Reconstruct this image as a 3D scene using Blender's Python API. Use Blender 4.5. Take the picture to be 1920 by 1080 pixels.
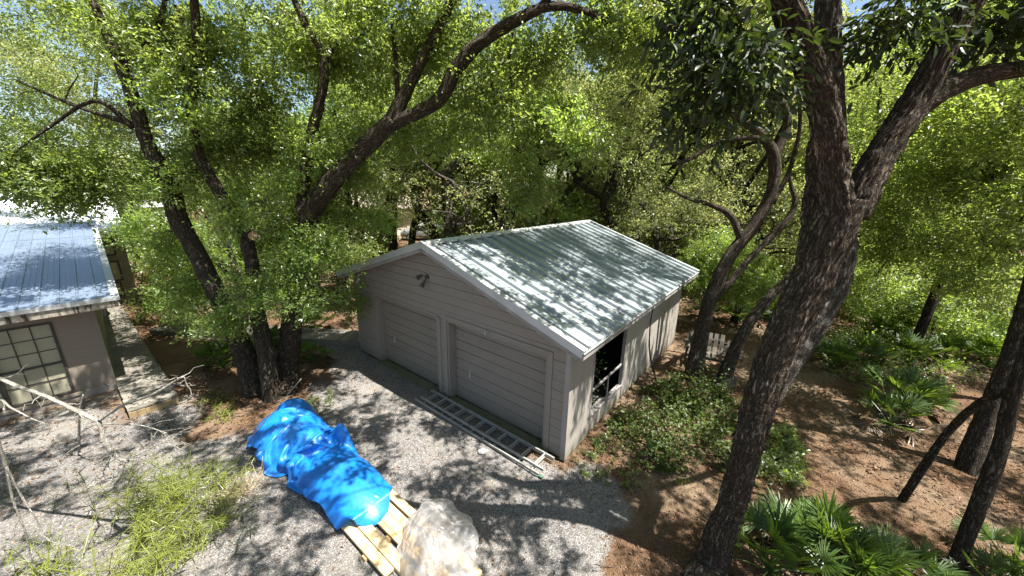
import bpy, math, random
import numpy as np
from mathutils import Matrix, Vector

for o in list(bpy.data.objects): bpy.data.objects.remove(o)
scene = bpy.context.scene
COL = scene.collection
R_ = math.radians
rng = np.random.default_rng(7)
random.seed(7)

# ------------------------------------------------------------------ camera
FPX, PITCH, ROLL, CAMH = 679.8, .2771, .0210, 5.0236
_c, _s = math.cos(PITCH), math.sin(PITCH)
CF = np.array([0, _c, -_s]); _R0 = np.array([1., 0, 0]); _U0 = np.array([0, _s, _c])
CR = _R0 * math.cos(ROLL) + _U0 * math.sin(ROLL)
CU = -_R0 * math.sin(ROLL) + _U0 * math.cos(ROLL)
CC = np.array([0, 0, CAMH])
cam_d = bpy.data.cameras.new('camera'); cam = bpy.data.objects.new('camera', cam_d); COL.objects.link(cam)
cam_d.sensor_width = 36; cam_d.lens = FPX / 1920 * 36; cam_d.clip_start = .05; cam_d.clip_end = 1000
M = Matrix.Identity(4)
for i in range(3):
    M[i][0] = CR[i]; M[i][1] = CU[i]; M[i][2] = -CF[i]; M[i][3] = CC[i]
cam.matrix_world = M
scene.camera = cam

# garage frame: u along its front, v away from the front
GY = -.6691
GU = np.array([math.cos(GY), math.sin(GY), 0]); GV = np.array([-math.sin(GY), math.cos(GY), 0])
GO = np.array([-4.6004, 10.1896, 0])

# ------------------------------------------------------------------ light
SUN = GU * .415 + GV * .105 + np.array([0, 0, 1]); SUN /= np.linalg.norm(SUN)
elev = math.asin(SUN[2]); az = math.atan2(SUN[0], SUN[1])
world = bpy.data.worlds.new('World'); scene.world = world; world.use_nodes = True
nt = world.node_tree
sky = nt.nodes.new('ShaderNodeTexSky'); sky.sky_type = 'NISHITA'; sky.sun_disc = False
sky.sun_elevation = elev; sky.sun_rotation = az; sky.air_density = 1.0; sky.dust_density = 1.2
bg = nt.nodes['Background']; bg.inputs[1].default_value = .062
nt.links.new(sky.outputs[0], bg.inputs[0])
sun_d = bpy.data.lights.new('sun', 'SUN'); sun_d.energy = 5.0; sun_d.angle = R_(.45); sun_d.color = (1, .965, .91)
sun = bpy.data.objects.new('sun', sun_d); COL.objects.link(sun)
sun.rotation_euler = Vector(SUN).to_track_quat('Z', 'Y').to_euler()
scene.view_settings.view_transform = 'Standard'; scene.view_settings.look = 'None'
scene.view_settings.exposure = 1.75; scene.view_settings.gamma = 1
scene.render.engine = 'CYCLES'
cy = scene.cycles
cy.max_bounces = 10; cy.diffuse_bounces = 6; cy.glossy_bounces = 3; cy.transmission_bounces = 8; cy.transparent_max_bounces = 8
cy.caustics_reflective = False; cy.caustics_refractive = False
cy.use_denoising = True; cy.sample_clamp_indirect = 4

# ------------------------------------------------------------------ geometry helpers
def ray(x, y): return CF + CR * (x - 960) / FPX + CU * (540 - y) / FPX
def at(x, y, z=0.):
    d = ray(x, y); return CC + d * (z - CAMH) / d[2]
def aty(x, y, Y):
    d = ray(x, y); return CC + d * Y / d[1]
def onplane(p, n, q):
    d = ray(*p); return CC + d * (((q - CC) @ n) / (d @ n))
def zdepth(p): return (np.asarray(p) - CC) @ CF
def G(u, v, z=0.): return GO + GU * u + GV * v + np.array([0, 0, z])
def loc(p):
    q = np.asarray(p) - GO; return q @ GU, q @ GV

def _hash(i, j, k, seed):
    n = (i * 374761393 + j * 668265263 + k * 2147483647 + seed * 974634777) & 0xffffffff
    n = ((n ^ (n >> 13)) * 1274126177) & 0xffffffff
    return ((n ^ (n >> 16)) & 0xffff) / 65535.
def vnoise(P, seed=0):
    P = np.asarray(P, float); F = np.floor(P).astype(np.int64); f = P - F; w = f * f * (3 - 2 * f)
    r = 0
    for a in (0, 1):
        for b in (0, 1):
            for c in (0, 1):
                wt = (w[..., 0] if a else 1 - w[..., 0]) * (w[..., 1] if b else 1 - w[..., 1]) * (w[..., 2] if c else 1 - w[..., 2])
                r = r + wt * _hash(F[..., 0] + a, F[..., 1] + b, F[..., 2] + c, seed)
    return r
def fbm(P, oct=4, seed=0):
    P = np.asarray(P, float); r = 0; a = .5
    for o in range(oct):
        r = r + a * vnoise(P * 2 ** o, seed + o); a *= .5
    return r

class MB:
    """collects verts, quads, tris, ngons (and per-vertex rnd / bark attributes) for ONE mesh"""
    def __init__(s): s.V = []; s.Q = []; s.T = []; s.N = []; s.A = []; s.B = []; s.n = 0; s.raw = []
    def add(s, V, Q=None, T=None, rnd=None, bark=None, N=None):
        V = np.asarray(V, float).reshape(-1, 3); k = len(V)
        if k < 40: s.raw.append((V, Q, T, rnd, bark, N))
        if Q is not None and len(Q): s.Q.append(np.asarray(Q, np.int64).reshape(-1, 4) + s.n)
        if T is not None and len(T): s.T.append(np.asarray(T, np.int64).reshape(-1, 3) + s.n)
        if N is not None:
            for f in N: s.N.append([i + s.n for i in f])
        s.V.append(V); s.A.append(np.zeros(k) if rnd is None else np.broadcast_to(rnd, k))
        s.B.append(V if bark is None else bark); s.n += k
    def box(s, x0, x1, y0, y1, z0, z1):
        V = [(x, y, z) for x in (x0, x1) for y in (y0, y1) for z in (z0, z1)]
        s.add(V, [(0, 1, 3, 2), (4, 6, 7, 5), (0, 4, 5, 1), (2, 3, 7, 6), (0, 2, 6, 4), (1, 5, 7, 3)], rnd=random.random())
    def prism(s, poly, a, b, axis=1):
        """poly in the two other axes, extruded from a to b along axis"""
        n = len(poly); V = []
        for t in (a, b):
            for p, q in poly:
                V.append({0: (t, p, q), 1: (p, t, q), 2: (p, q, t)}[axis])
        F = [list(range(n))[::-1], list(range(n, 2 * n))]
        F += [[i, (i + 1) % n, n + (i + 1) % n, n + i] for i in range(n)]
        s.add(V, N=F, rnd=random.random())
    def obox(s, c, ax, ay, az, hx, hy, hz):
        c, ax, ay, az = map(np.asarray, (c, ax, ay, az))
        V = [c + ax * hx * i + ay * hy * j + az * hz * k for i in (-1, 1) for j in (-1, 1) for k in (-1, 1)]
        s.add(V, [(0, 1, 3, 2), (4, 6, 7, 5), (0, 4, 5, 1), (2, 3, 7, 6), (0, 2, 6, 4), (1, 5, 7, 3)], rnd=random.random())
    def bar(s, p, q, w, h, up=(0, 0, 1)):
        p, q = np.asarray(p, float), np.asarray(q, float); d = q - p; L = np.linalg.norm(d); d /= L
        x = np.cross(d, up); x /= np.linalg.norm(x); y = np.cross(x, d)
        s.obox((p + q) / 2, d, x, y, L / 2, w / 2, h / 2)
    def sweep(s, P, r, nseg=10, step=None, rough=0., k=6., seed=0, cap=True, sub=True):
        P = np.asarray(P, float); r = np.broadcast_to(np.asarray(r, float), len(P)).copy()
        if sub:
            step = step or max(.06, float(r.mean()) * .8); P, r = resample(P, r, step)
        n = len(P); t = np.gradient(P, axis=0); t /= np.linalg.norm(t, axis=1)[:, None] + 1e-9
        ref = np.array([0.31, .95, .05]) if abs(t[0] @ np.array([0.31, .95, .05])) < .9 else np.array([1., 0, 0])
        a = np.cross(t[0], ref); a /= np.linalg.norm(a); A = [a]
        for i in range(1, n):
            a = A[-1] - t[i] * (A[-1] @ t[i]); a /= np.linalg.norm(a); A.append(a)
        A = np.array(A); Bn = np.cross(t, A)
        th = np.arange(nseg) * 2 * np.pi / nseg
        L = np.r_[0, np.cumsum(np.linalg.norm(np.diff(P, axis=0), axis=1))]
        rm = float(r.max())
        bx = np.cos(th)[None] * r[:, None]; by = np.sin(th)[None] * r[:, None]
        bk = np.stack([bx, by, np.repeat(L[:, None], nseg, 1)], -1)
        rr = np.repeat(r[:, None], nseg, 1)
        if rough:
            q = np.stack([np.cos(th)[None] * rm * k + 0 * rr, np.sin(th)[None] * rm * k + 0 * rr, L[:, None] * k * .22 + 0 * rr], -1)
            wq = np.stack([q[..., 0], q[..., 1], q[..., 2] * 2], -1)
            q = q + (fbm(wq * .6, 2, seed + 5)[..., None] - .5) * 1.6
            rid = 1 - np.abs(2 * vnoise(q, seed) - 1); rid2 = 1 - np.abs(2 * vnoise(q * 2.1, seed + 3) - 1)
            lump = fbm(np.stack([bx * 3, by * 3, bk[..., 2] * 1.3], -1), 2, seed + 9) - .4
            rr = rr + rough * (rid2 * .45 - rid * .9 + .3) + lump * r[:, None] * .30
        V = P[:, None] + A[:, None] * (np.cos(th)[None, :, None] * rr[..., None]) + Bn[:, None] * (np.sin(th)[None, :, None] * rr[..., None])
        i = np.arange(n - 1)[:, None] * nseg; j = np.arange(nseg)[None]; jn = (j + 1) % nseg
        Q = np.stack([i + j, i + jn, i + nseg + jn, i + nseg + j], -1).reshape(-1, 4)
        s.add(V.reshape(-1, 3), Q, bark=bk.reshape(-1, 3), rnd=random.random(), N=[list(range((n - 1) * nseg, n * nseg)), list(range(nseg))[::-1]] if cap else None)
    def twigs(s, P, r, nseg=4):
        """P (K,m,3), r (K,m): many thin tubes at once"""
        K, m = P.shape[:2]
        if not K: return
        t = np.gradient(P, axis=1); t /= np.linalg.norm(t, axis=2)[..., None] + 1e-9
        ref = np.where(np.abs(t[..., 2:3]) > .8, np.array([1., 0, 0]), np.array([0, 0, 1.]))
        a = np.cross(t, ref); a /= np.linalg.norm(a, axis=2)[..., None] + 1e-9; b = np.cross(t, a)
        th = np.arange(nseg) * 2 * np.pi / nseg
        V = P[:, :, None] + r[:, :, None, None] * (a[:, :, None] * np.cos(th)[None, None, :, None] + b[:, :, None] * np.sin(th)[None, None, :, None])
        base = np.arange(K)[:, None, None] * (m * nseg) + np.arange(m - 1)[None, :, None] * nseg
        j = np.arange(nseg)[None, None]; jn = (j + 1) % nseg
        Q = np.stack([base + j, base + jn, base + nseg + jn, base + nseg + j], -1).reshape(-1, 4)
        s.add(V.reshape(-1, 3), Q, rnd=np.repeat(rng.random(K), m * nseg))
    def leaves(s, pos, d, nrm, L, W, fold=.18, droop=0., fine=False, rnd=None):
        N = len(pos)
        if not N: return
        d = d / (np.linalg.norm(d, axis=1)[:, None] + 1e-9)
        x = np.cross(d, nrm); x /= np.linalg.norm(x, axis=1)[:, None] + 1e-9; n = np.cross(x, d)
        L = np.broadcast_to(L, N)[:, None]; W = np.broadcast_to(W, N)[:, None]
        rnd = rng.random(N) if rnd is None else rnd
        if fine:
            def pt(a, w, up=0): return pos + d * L * a + x * W * w + n * (W * abs(w) * fold * 2 + L * up - L * droop * a * a)
            V = np.stack([pt(0, 0), pt(.3, .42), pt(.68, .45), pt(1, 0), pt(.68, -.45), pt(.3, -.42), pt(.3, 0, -.0), pt(.68, 0, -.0)], 1)
            b = np.arange(N)[:, None] * 8
            Q = np.concatenate([b + np.array([6, 1, 2, 7]), b + np.array([5, 6, 7, 4])]); T = np.concatenate([b + np.array(k) for k in ([0, 1, 6], [0, 6, 5], [7, 2, 3], [7, 3, 4])])
            s.add(V.reshape(-1, 3), Q, T, rnd=np.repeat(rnd, 8))
        else:
            V = np.stack([pos, pos + d * L * .5 + x * W * .5 + n * W * fold, pos + d * L - n * L * droop, pos + d * L * .5 - x * W * .5 + n * W * fold], 1)
            s.add(V.reshape(-1, 3), np.arange(N * 4).reshape(N, 4), rnd=np.repeat(rnd, 4))
    def mesh(s, name, mat, smooth=False):
        me = bpy.data.meshes.new(name)
        V = np.concatenate(s.V) if s.V else np.zeros((0, 3))
        loops = []; starts = []; st = 0
        if s.Q:
            q = np.concatenate(s.Q); loops.append(q.ravel()); starts.append(st + np.arange(len(q)) * 4); st += q.size
        if s.T:
            q = np.concatenate(s.T); loops.append(q.ravel()); starts.append(st + np.arange(len(q)) * 3); st += q.size
        if s.N:
            ln = np.array([len(f) for f in s.N]); loops.append(np.concatenate([np.array(f) for f in s.N])); starts.append(st + np.r_[0, np.cumsum(ln)[:-1]]); st += int(ln.sum())
        lp = np.concatenate(loops).astype(np.int32); sp = np.concatenate(starts).astype(np.int32)
        me.vertices.add(len(V)); me.vertices.foreach_set('co', V.astype(np.float32).ravel())
        me.loops.add(len(lp)); me.loops.foreach_set('vertex_index', lp)
        me.polygons.add(len(sp)); me.polygons.foreach_set('loop_start', sp)
        me.update(calc_edges=True)
        me.polygons.foreach_set('use_smooth', np.full(len(sp), bool(smooth)))
        at_ = me.attributes.new('rnd', 'FLOAT', 'POINT'); at_.data.foreach_set('value', np.concatenate(s.A).astype(np.float32))
        at_ = me.attributes.new('bark', 'FLOAT_VECTOR', 'POINT'); at_.data.foreach_set('vector', np.concatenate(s.B).astype(np.float32).ravel())
        me.materials.append(mat)
        return me
    def build(s, name, mat, parent=None, smooth=False, bevel=0):
        o = bpy.data.objects.new(name, s.mesh(name, mat, smooth)); COL.objects.link(o)
        if parent is not None: o.parent = parent
        if bevel:
            b = o.modifiers.new('bevel', 'BEVEL'); b.width = bevel; b.segments = 2; b.limit_method = 'ANGLE'; b.angle_limit = R_(40)
        return o

def build_each(mb, name, mat, parent=None, bevel=0):
    out = []
    for a_ in mb.raw:
        m_ = MB(); m_.add(*a_); out.append(m_.build(name, mat, parent, bevel=bevel))
    return out
def resample(P, r, step):
    P = np.asarray(P, float); n = len(P)
    if n > 2:
        Pe = np.vstack([2 * P[0] - P[1], P, 2 * P[-1] - P[-2]]); out = []; ro = []
        for i in range(n - 1):
            p0, p1, p2, p3 = Pe[i:i + 4]; m = max(2, int(np.linalg.norm(p2 - p1) / step) + 1)
            t = np.arange(m)[:, None] / m
            out.append(.5 * (2 * p1 + (p2 - p0) * t + (2 * p0 - 5 * p1 + 4 * p2 - p3) * t ** 2 + (3 * p1 - p0 - 3 * p2 + p3) * t ** 3))
            ro.append(r[i] + (r[i + 1] - r[i]) * t[:, 0])
        out.append(P[-1:]); ro.append(r[-1:])
        return np.concatenate(out), np.concatenate(ro)
    m = max(2, int(np.linalg.norm(P[1] - P[0]) / step) + 1); t = np.linspace(0, 1, m)
    return P[0] + (P[1] - P[0]) * t[:, None], r[0] + (r[1] - r[0]) * t

def tag(o, label=None, cat=None, group=None, kind=None):
    if label: o['label'] = label
    if cat: o['category'] = cat
    if group: o['group'] = group
    if kind: o['kind'] = kind
    return o
def thing(name, label, cat, p=(0, 0, 0), rz=0., group=None):
    o = bpy.data.objects.new(name, None); COL.objects.link(o); o.empty_display_size = .2
    o.location = tuple(p); o.rotation_euler = (0, 0, rz)
    return tag(o, label, cat, group)

# ------------------------------------------------------------------ materials
class NB:
    def __init__(s, name):
        s.m = bpy.data.materials.new(name); s.m.use_nodes = True; s.t = s.m.node_tree; s.t.nodes.clear()
        s.out = s.n('ShaderNodeOutputMaterial')
    def n(s, ty, **kw):
        nd = s.t.nodes.new(ty)
        for k, v in kw.items(): setattr(nd, k, v)
        return nd
    def set(s, nd, i, v):
        if isinstance(v, bpy.types.NodeSocket): s.t.links.new(v, nd.inputs[i])
        else: nd.inputs[i].default_value = v
    def co(s): return s.n('ShaderNodeTexCoord').outputs['Object']
    def attr(s, name, what='Fac'):
        a = s.n('ShaderNodeAttribute'); a.attribute_name = name; return a.outputs[what]
    def mapping(s, v, scale):
        m = s.n('ShaderNodeMapping'); s.set(m, 0, v); m.inputs['Scale'].default_value = scale; return m.outputs[0]
    def noise(s, v, scale, detail=4, rough=.55, dist=0.):
        x = s.n('ShaderNodeTexNoise'); s.set(x, 'Vector', v); x.inputs['Scale'].default_value = scale
        x.inputs['Detail'].default_value = detail; x.inputs['Roughness'].default_value = rough; x.inputs['Distortion'].default_value = dist
        return x.outputs[0]
    def voro(s, v, scale, feature='F1', out=0):
        x = s.n('ShaderNodeTexVoronoi', feature=feature); s.set(x, 'Vector', v); x.inputs['Scale'].default_value = scale; return x.outputs[out]
    def ramp(s, f, *stops):
        x = s.n('ShaderNodeValToRGB'); s.set(x, 0, f); e = x.color_ramp.elements
        while len(e) < len(stops): e.new(.5)
        for k, (p, c) in zip(e, stops):
            k.position = p; k.color = (c, c, c, 1) if isinstance(c, (int, float)) else (*c, 1)
        return x.outputs[0]
    def mix(s, f, a, b, ty='MIX'):
        x = s.n('ShaderNodeMix', data_type='RGBA', blend_type=ty); s.set(x, 0, f)
        for i, c in ((6, a), (7, b)):
            s.set(x, i, (*c, 1) if isinstance(c, tuple) else c)
        return x.outputs[2]
    def math(s, op, a, b=0., c=0.):
        x = s.n('ShaderNodeMath', operation=op); s.set(x, 0, a); s.set(x, 1, b); s.set(x, 2, c); return x.outputs[0]
    def bump(s, h, dist=.01, strength=1., normal=None):
        x = s.n('ShaderNodeBump'); s.set(x, 'Height', h); x.inputs['Distance'].default_value = dist; x.inputs['Strength'].default_value = strength
        if normal is not None: s.set(x, 'Normal', normal)
        return x.outputs[0]
    def pbr(s, col, rough=.8, metal=0., normal=None, spec=.3):
        p = s.n('ShaderNodeBsdfPrincipled'); s.set(p, 'Base Color', (*col, 1) if isinstance(col, tuple) else col)
        s.set(p, 'Roughness', rough); s.set(p, 'Metallic', metal); s.set(p, 'Specular IOR Level', spec)
        if normal is not None: s.set(p, 'Normal', normal)
        return p.outputs[0]
    def done(s, sh): s.t.links.new(sh, s.out.inputs[0]); return s.m

def leaf_mat(name, dark, light, trans, gloss=.08, tfac=.45, rough=.35):
    b = NB(name); r = b.attr('rnd'); wn = b.noise(b.co(), 1.3, 2)
    f = b.math('ADD', b.math('MULTIPLY', r, .6), b.math('MULTIPLY', wn, .5))
    col = b.mix(f, dark, light); tc = b.mix(f, tuple(c * .28 for c in trans), trans)
    d = b.n('ShaderNodeBsdfDiffuse'); b.set(d, 0, col)
    t = b.n('ShaderNodeBsdfTranslucent'); b.set(t, 0, tc)
    g = b.n('ShaderNodeBsdfGlossy'); b.set(g, 0, (.9, .9, .9, 1)); b.set(g, 1, rough)
    m1 = b.n('ShaderNodeMixShader'); b.set(m1, 0, tfac); b.t.links.new(d.outputs[0], m1.inputs[1]); b.t.links.new(t.outputs[0], m1.inputs[2])
    m2 = b.n('ShaderNodeMixShader'); b.set(m2, 0, gloss); b.t.links.new(m1.outputs[0], m2.inputs[1]); b.t.links.new(g.outputs[0], m2.inputs[2])
    return b.done(m2.outputs[0])
def bark_mat(name, dark, mid, light, lichen=0., moss=0., bs=1.):
    b = NB(name); v = b.attr('bark', 'Vector')
    wob = b.n('ShaderNodeTexNoise'); b.set(wob, 'Vector', v); wob.inputs['Scale'].default_value = 9 * bs; wob.inputs['Detail'].default_value = 4
    w2 = b.n('ShaderNodeVectorMath', operation='MULTIPLY_ADD'); b.set(w2, 0, wob.outputs[1]); w2.inputs[1].default_value = (.075 / bs,) * 3; b.set(w2, 2, v)
    s = b.mapping(w2.outputs[0], (25 * bs, 25 * bs, 3.4 * bs))
    ed = b.voro(s, 1.2, 'DISTANCE_TO_EDGE'); cell = b.voro(s, 1.2, out=1); sep = b.n('ShaderNodeSeparateColor'); b.set(sep, 0, cell)
    rn = b.noise(s, .85, 5, .6, .9); rid = b.math('MULTIPLY', b.math('ABSOLUTE', b.math('SUBTRACT', rn, .5)), 4.2)
    n1 = b.noise(b.mapping(v, (60 * bs, 60 * bs, 20 * bs)), 1., 6, .7); n2 = b.noise(v, 3.2, 5, .6)
    fur = b.ramp(b.math('ADD', b.math('MINIMUM', rid, b.math('MULTIPLY', ed, 1.7)), b.math('MULTIPLY', b.math('SUBTRACT', n1, .5), .5)), (.0, 0.), (.36, 1.))
    pl = b.ramp(b.math('ADD', b.math('MULTIPLY', n1, .85), b.math('MULTIPLY', sep.outputs[0], .3)), (.30, tuple(c * .66 for c in mid)), (.62, mid), (1.0, light))
    pl = b.mix(b.ramp(n2, (.42, 0.), (.66, .6)), pl, tuple(c * .55 for c in mid)); n3 = b.noise(b.mapping(v, (2.2, 2.2, .8)), 1., 4, .6); pl = b.mix(b.ramp(n3, (.5, 0.), (.7, .6)), pl, tuple(min(1, c * 1.5) for c in mid))
    col = b.mix(fur, dark, pl)
    if lichen:
        l = b.ramp(b.noise(v, 6., 7, .75), (.63 - lichen * .22, 0.), (.70 - lichen * .22, .9)); col = b.mix(b.math('MULTIPLY', l, b.math('ADD', b.math('MULTIPLY', fur, .7), .3)), col, (.30, .305, .265))
    if moss:
        l = b.ramp(b.noise(v, 2.6, 6, .7), (.50, 0.), (.66, .7 * moss)); col = b.mix(l, col, (.045, .055, .02))
    h = b.math('ADD', fur, b.math('MULTIPLY', n1, .5))
    return b.done(b.pbr(col, .95, normal=b.bump(h, .022 / bs, 1.), spec=.1))
def plain(name, col, rough=.6, metal=0., var=.25, scale=6., bump=0., spec=.3):
    b = NB(name); n = b.noise(b.co(), scale, 5, .6); r = b.attr('rnd')
    c = b.mix(b.ramp(n, (.3, 0.), (.75, 1.)), tuple(x * (1 - var) for x in col), tuple(min(1, x * (1 + var * .5)) for x in col))
    c = b.mix(b.math('MULTIPLY', r, var * .8), c, tuple(x * .6 for x in col))
    nr = b.bump(b.noise(b.co(), scale * 14, 3), .004, bump) if bump else None
    return b.done(b.pbr(c, rough, metal, nr, spec))

M_oak_near = bark_mat('bark_near', (.034, .026, .019), (.205, .164, .125), (.42, .36, .28), .14, .2)
M_oak_lichen = bark_mat('bark_lichen', (.045, .038, .03), (.20, .175, .145), (.38, .35, .30), .5, .15)
M_oak = bark_mat('bark_mid', (.028, .022, .017), (.145, .117, .090), (.30, .255, .205), .16, .2, 1.1)
M_oak_pale = bark_mat('bark_pale', (.05, .04, .032), (.15, .125, .10), (.30, .27, .23), .4, .1, .7)
M_oak_far = bark_mat('bark_far', (.02, .016, .013), (.075, .06, .048), (.17, .15, .125), .15, .2, .6)
M_dead = bark_mat('dead_wood', (.34, .31, .26), (.56, .53, .46), (.74, .71, .63), .2, 0, 1.6)
M_leaf = leaf_mat('leaf_oak', (.022, .046, .011), (.15, .20, .055), (.64, .80, .125), .05, .54, .42)
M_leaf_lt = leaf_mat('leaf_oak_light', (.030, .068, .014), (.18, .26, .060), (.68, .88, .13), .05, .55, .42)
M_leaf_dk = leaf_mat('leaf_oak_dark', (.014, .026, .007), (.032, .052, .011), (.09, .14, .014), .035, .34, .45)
M_leaf_olive = leaf_mat('leaf_oak_olive', (.040, .052, .020), (.23, .25, .105), (.74, .80, .22), .05, .53, .42)
M_palm = leaf_mat('palmetto_leaf', (.036, .072, .014), (.10, .17, .028), (.32, .48, .04), .05, .42, .42)
M_palm_dead = leaf_mat('palmetto_dead_leaf', (.10, .06, .03), (.26, .17, .09), (.2, .12, .05), .04, .25)
M_shrub = leaf_mat('shrub_leaf', (.035, .062, .013), (.10, .14, .024), (.26, .34, .035), .03, .42, .5)
M_bamboo = leaf_mat('bamboo_leaf', (.12, .15, .025), (.28, .31, .06), (.42, .48, .07), .025, .4)
M_litter_leaf = leaf_mat('litter_leaf', (.055, .031, .017), (.29, .18, .105), (.14, .08, .04), .02, .2, .6)
M_straw = leaf_mat('dry_straw', (.28, .22, .13), (.50, .42, .27), (.4, .3, .15), .04, .3)

# ------------------------------------------------------------------ ground
def poly_sd(P, poly):
    """signed distance (inside positive) of points P (N,2) to a polygon"""
    d = np.full(len(P), 1e9); ins = np.zeros(len(P), bool)
    for a, c in zip(poly, np.roll(poly, -1, axis=0)):
        e = c - a; w = P - a; t = np.clip((w @ e) / (e @ e), 0, 1)
        d = np.minimum(d, np.linalg.norm(w - t[:, None] * e, axis=1))
        cr = ((a[1] <= P[:, 1]) & (c[1] > P[:, 1])) | ((c[1] <= P[:, 1]) & (a[1] > P[:, 1]))
        with np.errstate(divide='ignore', invalid='ignore'):
            xi = a[0] + (P[:, 1] - a[1]) / (c[1] - a[1]) * (c[0] - a[0])
        ins ^= cr & (P[:, 0] < xi)
    return np.where(ins, d, -d)
_gp = [(0, 792), (218, 736), (240, 776), (330, 752), (380, 800), (470, 800), (555, 770), (600, 725), (655, 690), (606, 655), (600, 636), (680, 630), (1060, 860), (1110, 900), (1150, 960), (1130, 1080)]
GRAVEL = np.array([at(*p)[:2] for p in _gp] + [(.9, 1.), (.9, -8), (-20, -8), (-20, 0), (-13, 4.2)])
def gravel_mask(P):
    P = np.asarray(P)[:, :2]; sd = poly_sd(P, GRAVEL)
    q = np.c_[P, np.zeros(len(P))]
    return np.clip(.5 + (sd + (fbm(q * 1.1, 4, 31) - .47) * 2.0) / .85, 0, 1)
def gz(P):
    P = np.asarray(P); q = np.c_[P[:, :2], np.zeros(len(P))]
    m = gravel_mask(P) if len(P) < 400000 else 0
    near = np.clip(1 - np.linalg.norm(P[:, :2] - [0, 8], axis=1) / 60, 0, 1)
    z = (fbm(q * .9, 3, 3) - .44) * .07 + (fbm(q * 6, 3, 4) - .44) * .035 * (1 - m * .5)
    return z * near - .012
def axis(lo, hi, a, b, st):
    c = list(np.arange(a, b, st)); s = st; x = a
    while x > lo: s *= 1.25; x -= s; c.insert(0, x)
    s = st; x = c[-1]
    while x < hi: s *= 1.25; x += s; c.append(x)
    return np.array(c)
gx, gy = axis(-260, 260, -14, 15, .085), axis(-80, 380, -1, 20, .085)
X, Y = np.meshgrid(gx, gy); GP = np.stack([X.ravel(), Y.ravel(), 0 * X.ravel()], -1); GP[:, 2] = gz(GP)
mk = gravel_mask(GP)
mb = MB(); ny, nx = X.shape
ii = (np.arange(ny - 1)[:, None] * nx + np.arange(nx - 1)[None]).ravel()
mb.add(GP, np.stack([ii, ii + 1, ii + nx + 1, ii + nx], -1), rnd=mk)
b = NB('ground'); co = b.co(); m = b.attr('rnd')
fine = b.noise(co, 38, 6, .75); vo = b.voro(co, 46); vc = b.voro(co, 46, out=1)
big = b.noise(co, .9, 4)
sep = b.n('ShaderNodeSeparateColor'); b.set(sep, 0, vc)
gcol = b.mix(sep.outputs[0], (.145, .136, .128), (.385, .362, .335))
gcol = b.mix(b.ramp(vo, (.3, 0.), (.75, .75)), gcol, (.10, .095, .09))
gcol = b.mix(b.ramp(big, (.42, 0.), (.66, .5)), gcol, (.33, .295, .25))
gcol = b.mix(b.ramp(b.noise(co, 2.6, 5, .7), (.52, 0.), (.72, .5)), gcol, (.16, .13, .10))
lit = b.ramp(fine, (.28, (.030, .018, .011)), (.5, (.13, .075, .042)), (.72, (.34, .22, .135)))
lit2 = b.ramp(b.noise(b.mapping(co, (60, 20, 20)), 1, 4, .7), (.35, (.05, .03, .018)), (.7, (.29, .175, .10)))
lit = b.mix(.45, lit, lit2)
lit = b.mix(b.ramp(b.noise(co, .45, 4), (.45, 0.), (.62, .75)), lit, (.27, .20, .135))
edge = b.math('ADD', m, b.math('MULTIPLY', b.math('SUBTRACT', fine, .5), .9))
mm = b.ramp(edge, (.38, 0.), (.62, 1.))
col = b.mix(mm, lit, gcol)
h = b.math('ADD', b.math('MULTIPLY', fine, 1.3), b.math('MULTIPLY', vo, -.8))
M_ground = b.done(b.pbr(col, .95, normal=b.bump(h, .03, 1.), spec=.1))
tag(mb.build('ground', M_ground, smooth=True), kind='structure')

def scatter_pts(n, fn, x0, x1, y0, y1):
    P = np.c_[rng.uniform(x0, x1, n), rng.uniform(y0, y1, n), np.zeros(n)]
    return P[fn(P)]
def in_garage(P):
    u_, v_ = (P - GO) @ GU, (P - GO) @ GV; return (u_ > -.05) & (u_ < 7.3) & (v_ > -.05) & (v_ < 7.3)
def dens(P): return np.linalg.norm(P - CC, axis=1)
# leaf litter lying on the ground
P = scatter_pts(150000, lambda P: (rng.random(len(P)) > gravel_mask(P) * 1.1) & ~in_garage(P) & (rng.random(len(P)) < (7.5 / dens(P)) ** 1.2), -14, 17, 1, 21)
P2 = scatter_pts(9000, lambda P: (gravel_mask(P) > .5) & ~in_garage(P), -12, 3, 1, 12)
P = np.vstack([P, P2]); P[:, 2] = gz(P) + .008 + rng.random(len(P)) * .012
N = len(P); a = rng.uniform(0, 2 * np.pi, N); d = np.c_[np.cos(a), np.sin(a), rng.normal(0, .25, N)]
nr = np.c_[rng.normal(0, .45, (N, 2)), np.ones(N)]
sz = rng.uniform(.025, .065, N) * (1 + (dens(P) > 10) * .5)
mb = MB(); mb.leaves(P, d, nr, sz, sz * rng.uniform(.3, .5, N), .5)
tag(mb.build('leaf_litter', M_litter_leaf), kind='stuff')
# fallen twigs
P = scatter_pts(1500, lambda P: (rng.random(len(P)) > gravel_mask(P) * .75) & ~in_garage(P), -13, 13, 1.5, 15); P[:, 2] = gz(P) + .014
N = len(P); a = rng.uniform(0, 6.3, N); L = rng.uniform(.06, .32, N)[:, None]; d = np.c_[np.cos(a), np.sin(a), 0 * a]; nrm_ = np.c_[-d[:, 1], d[:, 0], 0 * a]
t_ = np.linspace(-.5, .5, 4); TP = P[:, None] + d[:, None] * (L * t_[None])[..., None] + nrm_[:, None] * (rng.normal(0, .06, (N, 4)) * L)[..., None]
mb = MB(); mb.twigs(TP, np.repeat(np.array([[.005, .0045, .004, .002]]), N, 0)); tag(mb.build('fallen_twigs', M_oak_pale), kind='stuff')
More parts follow.
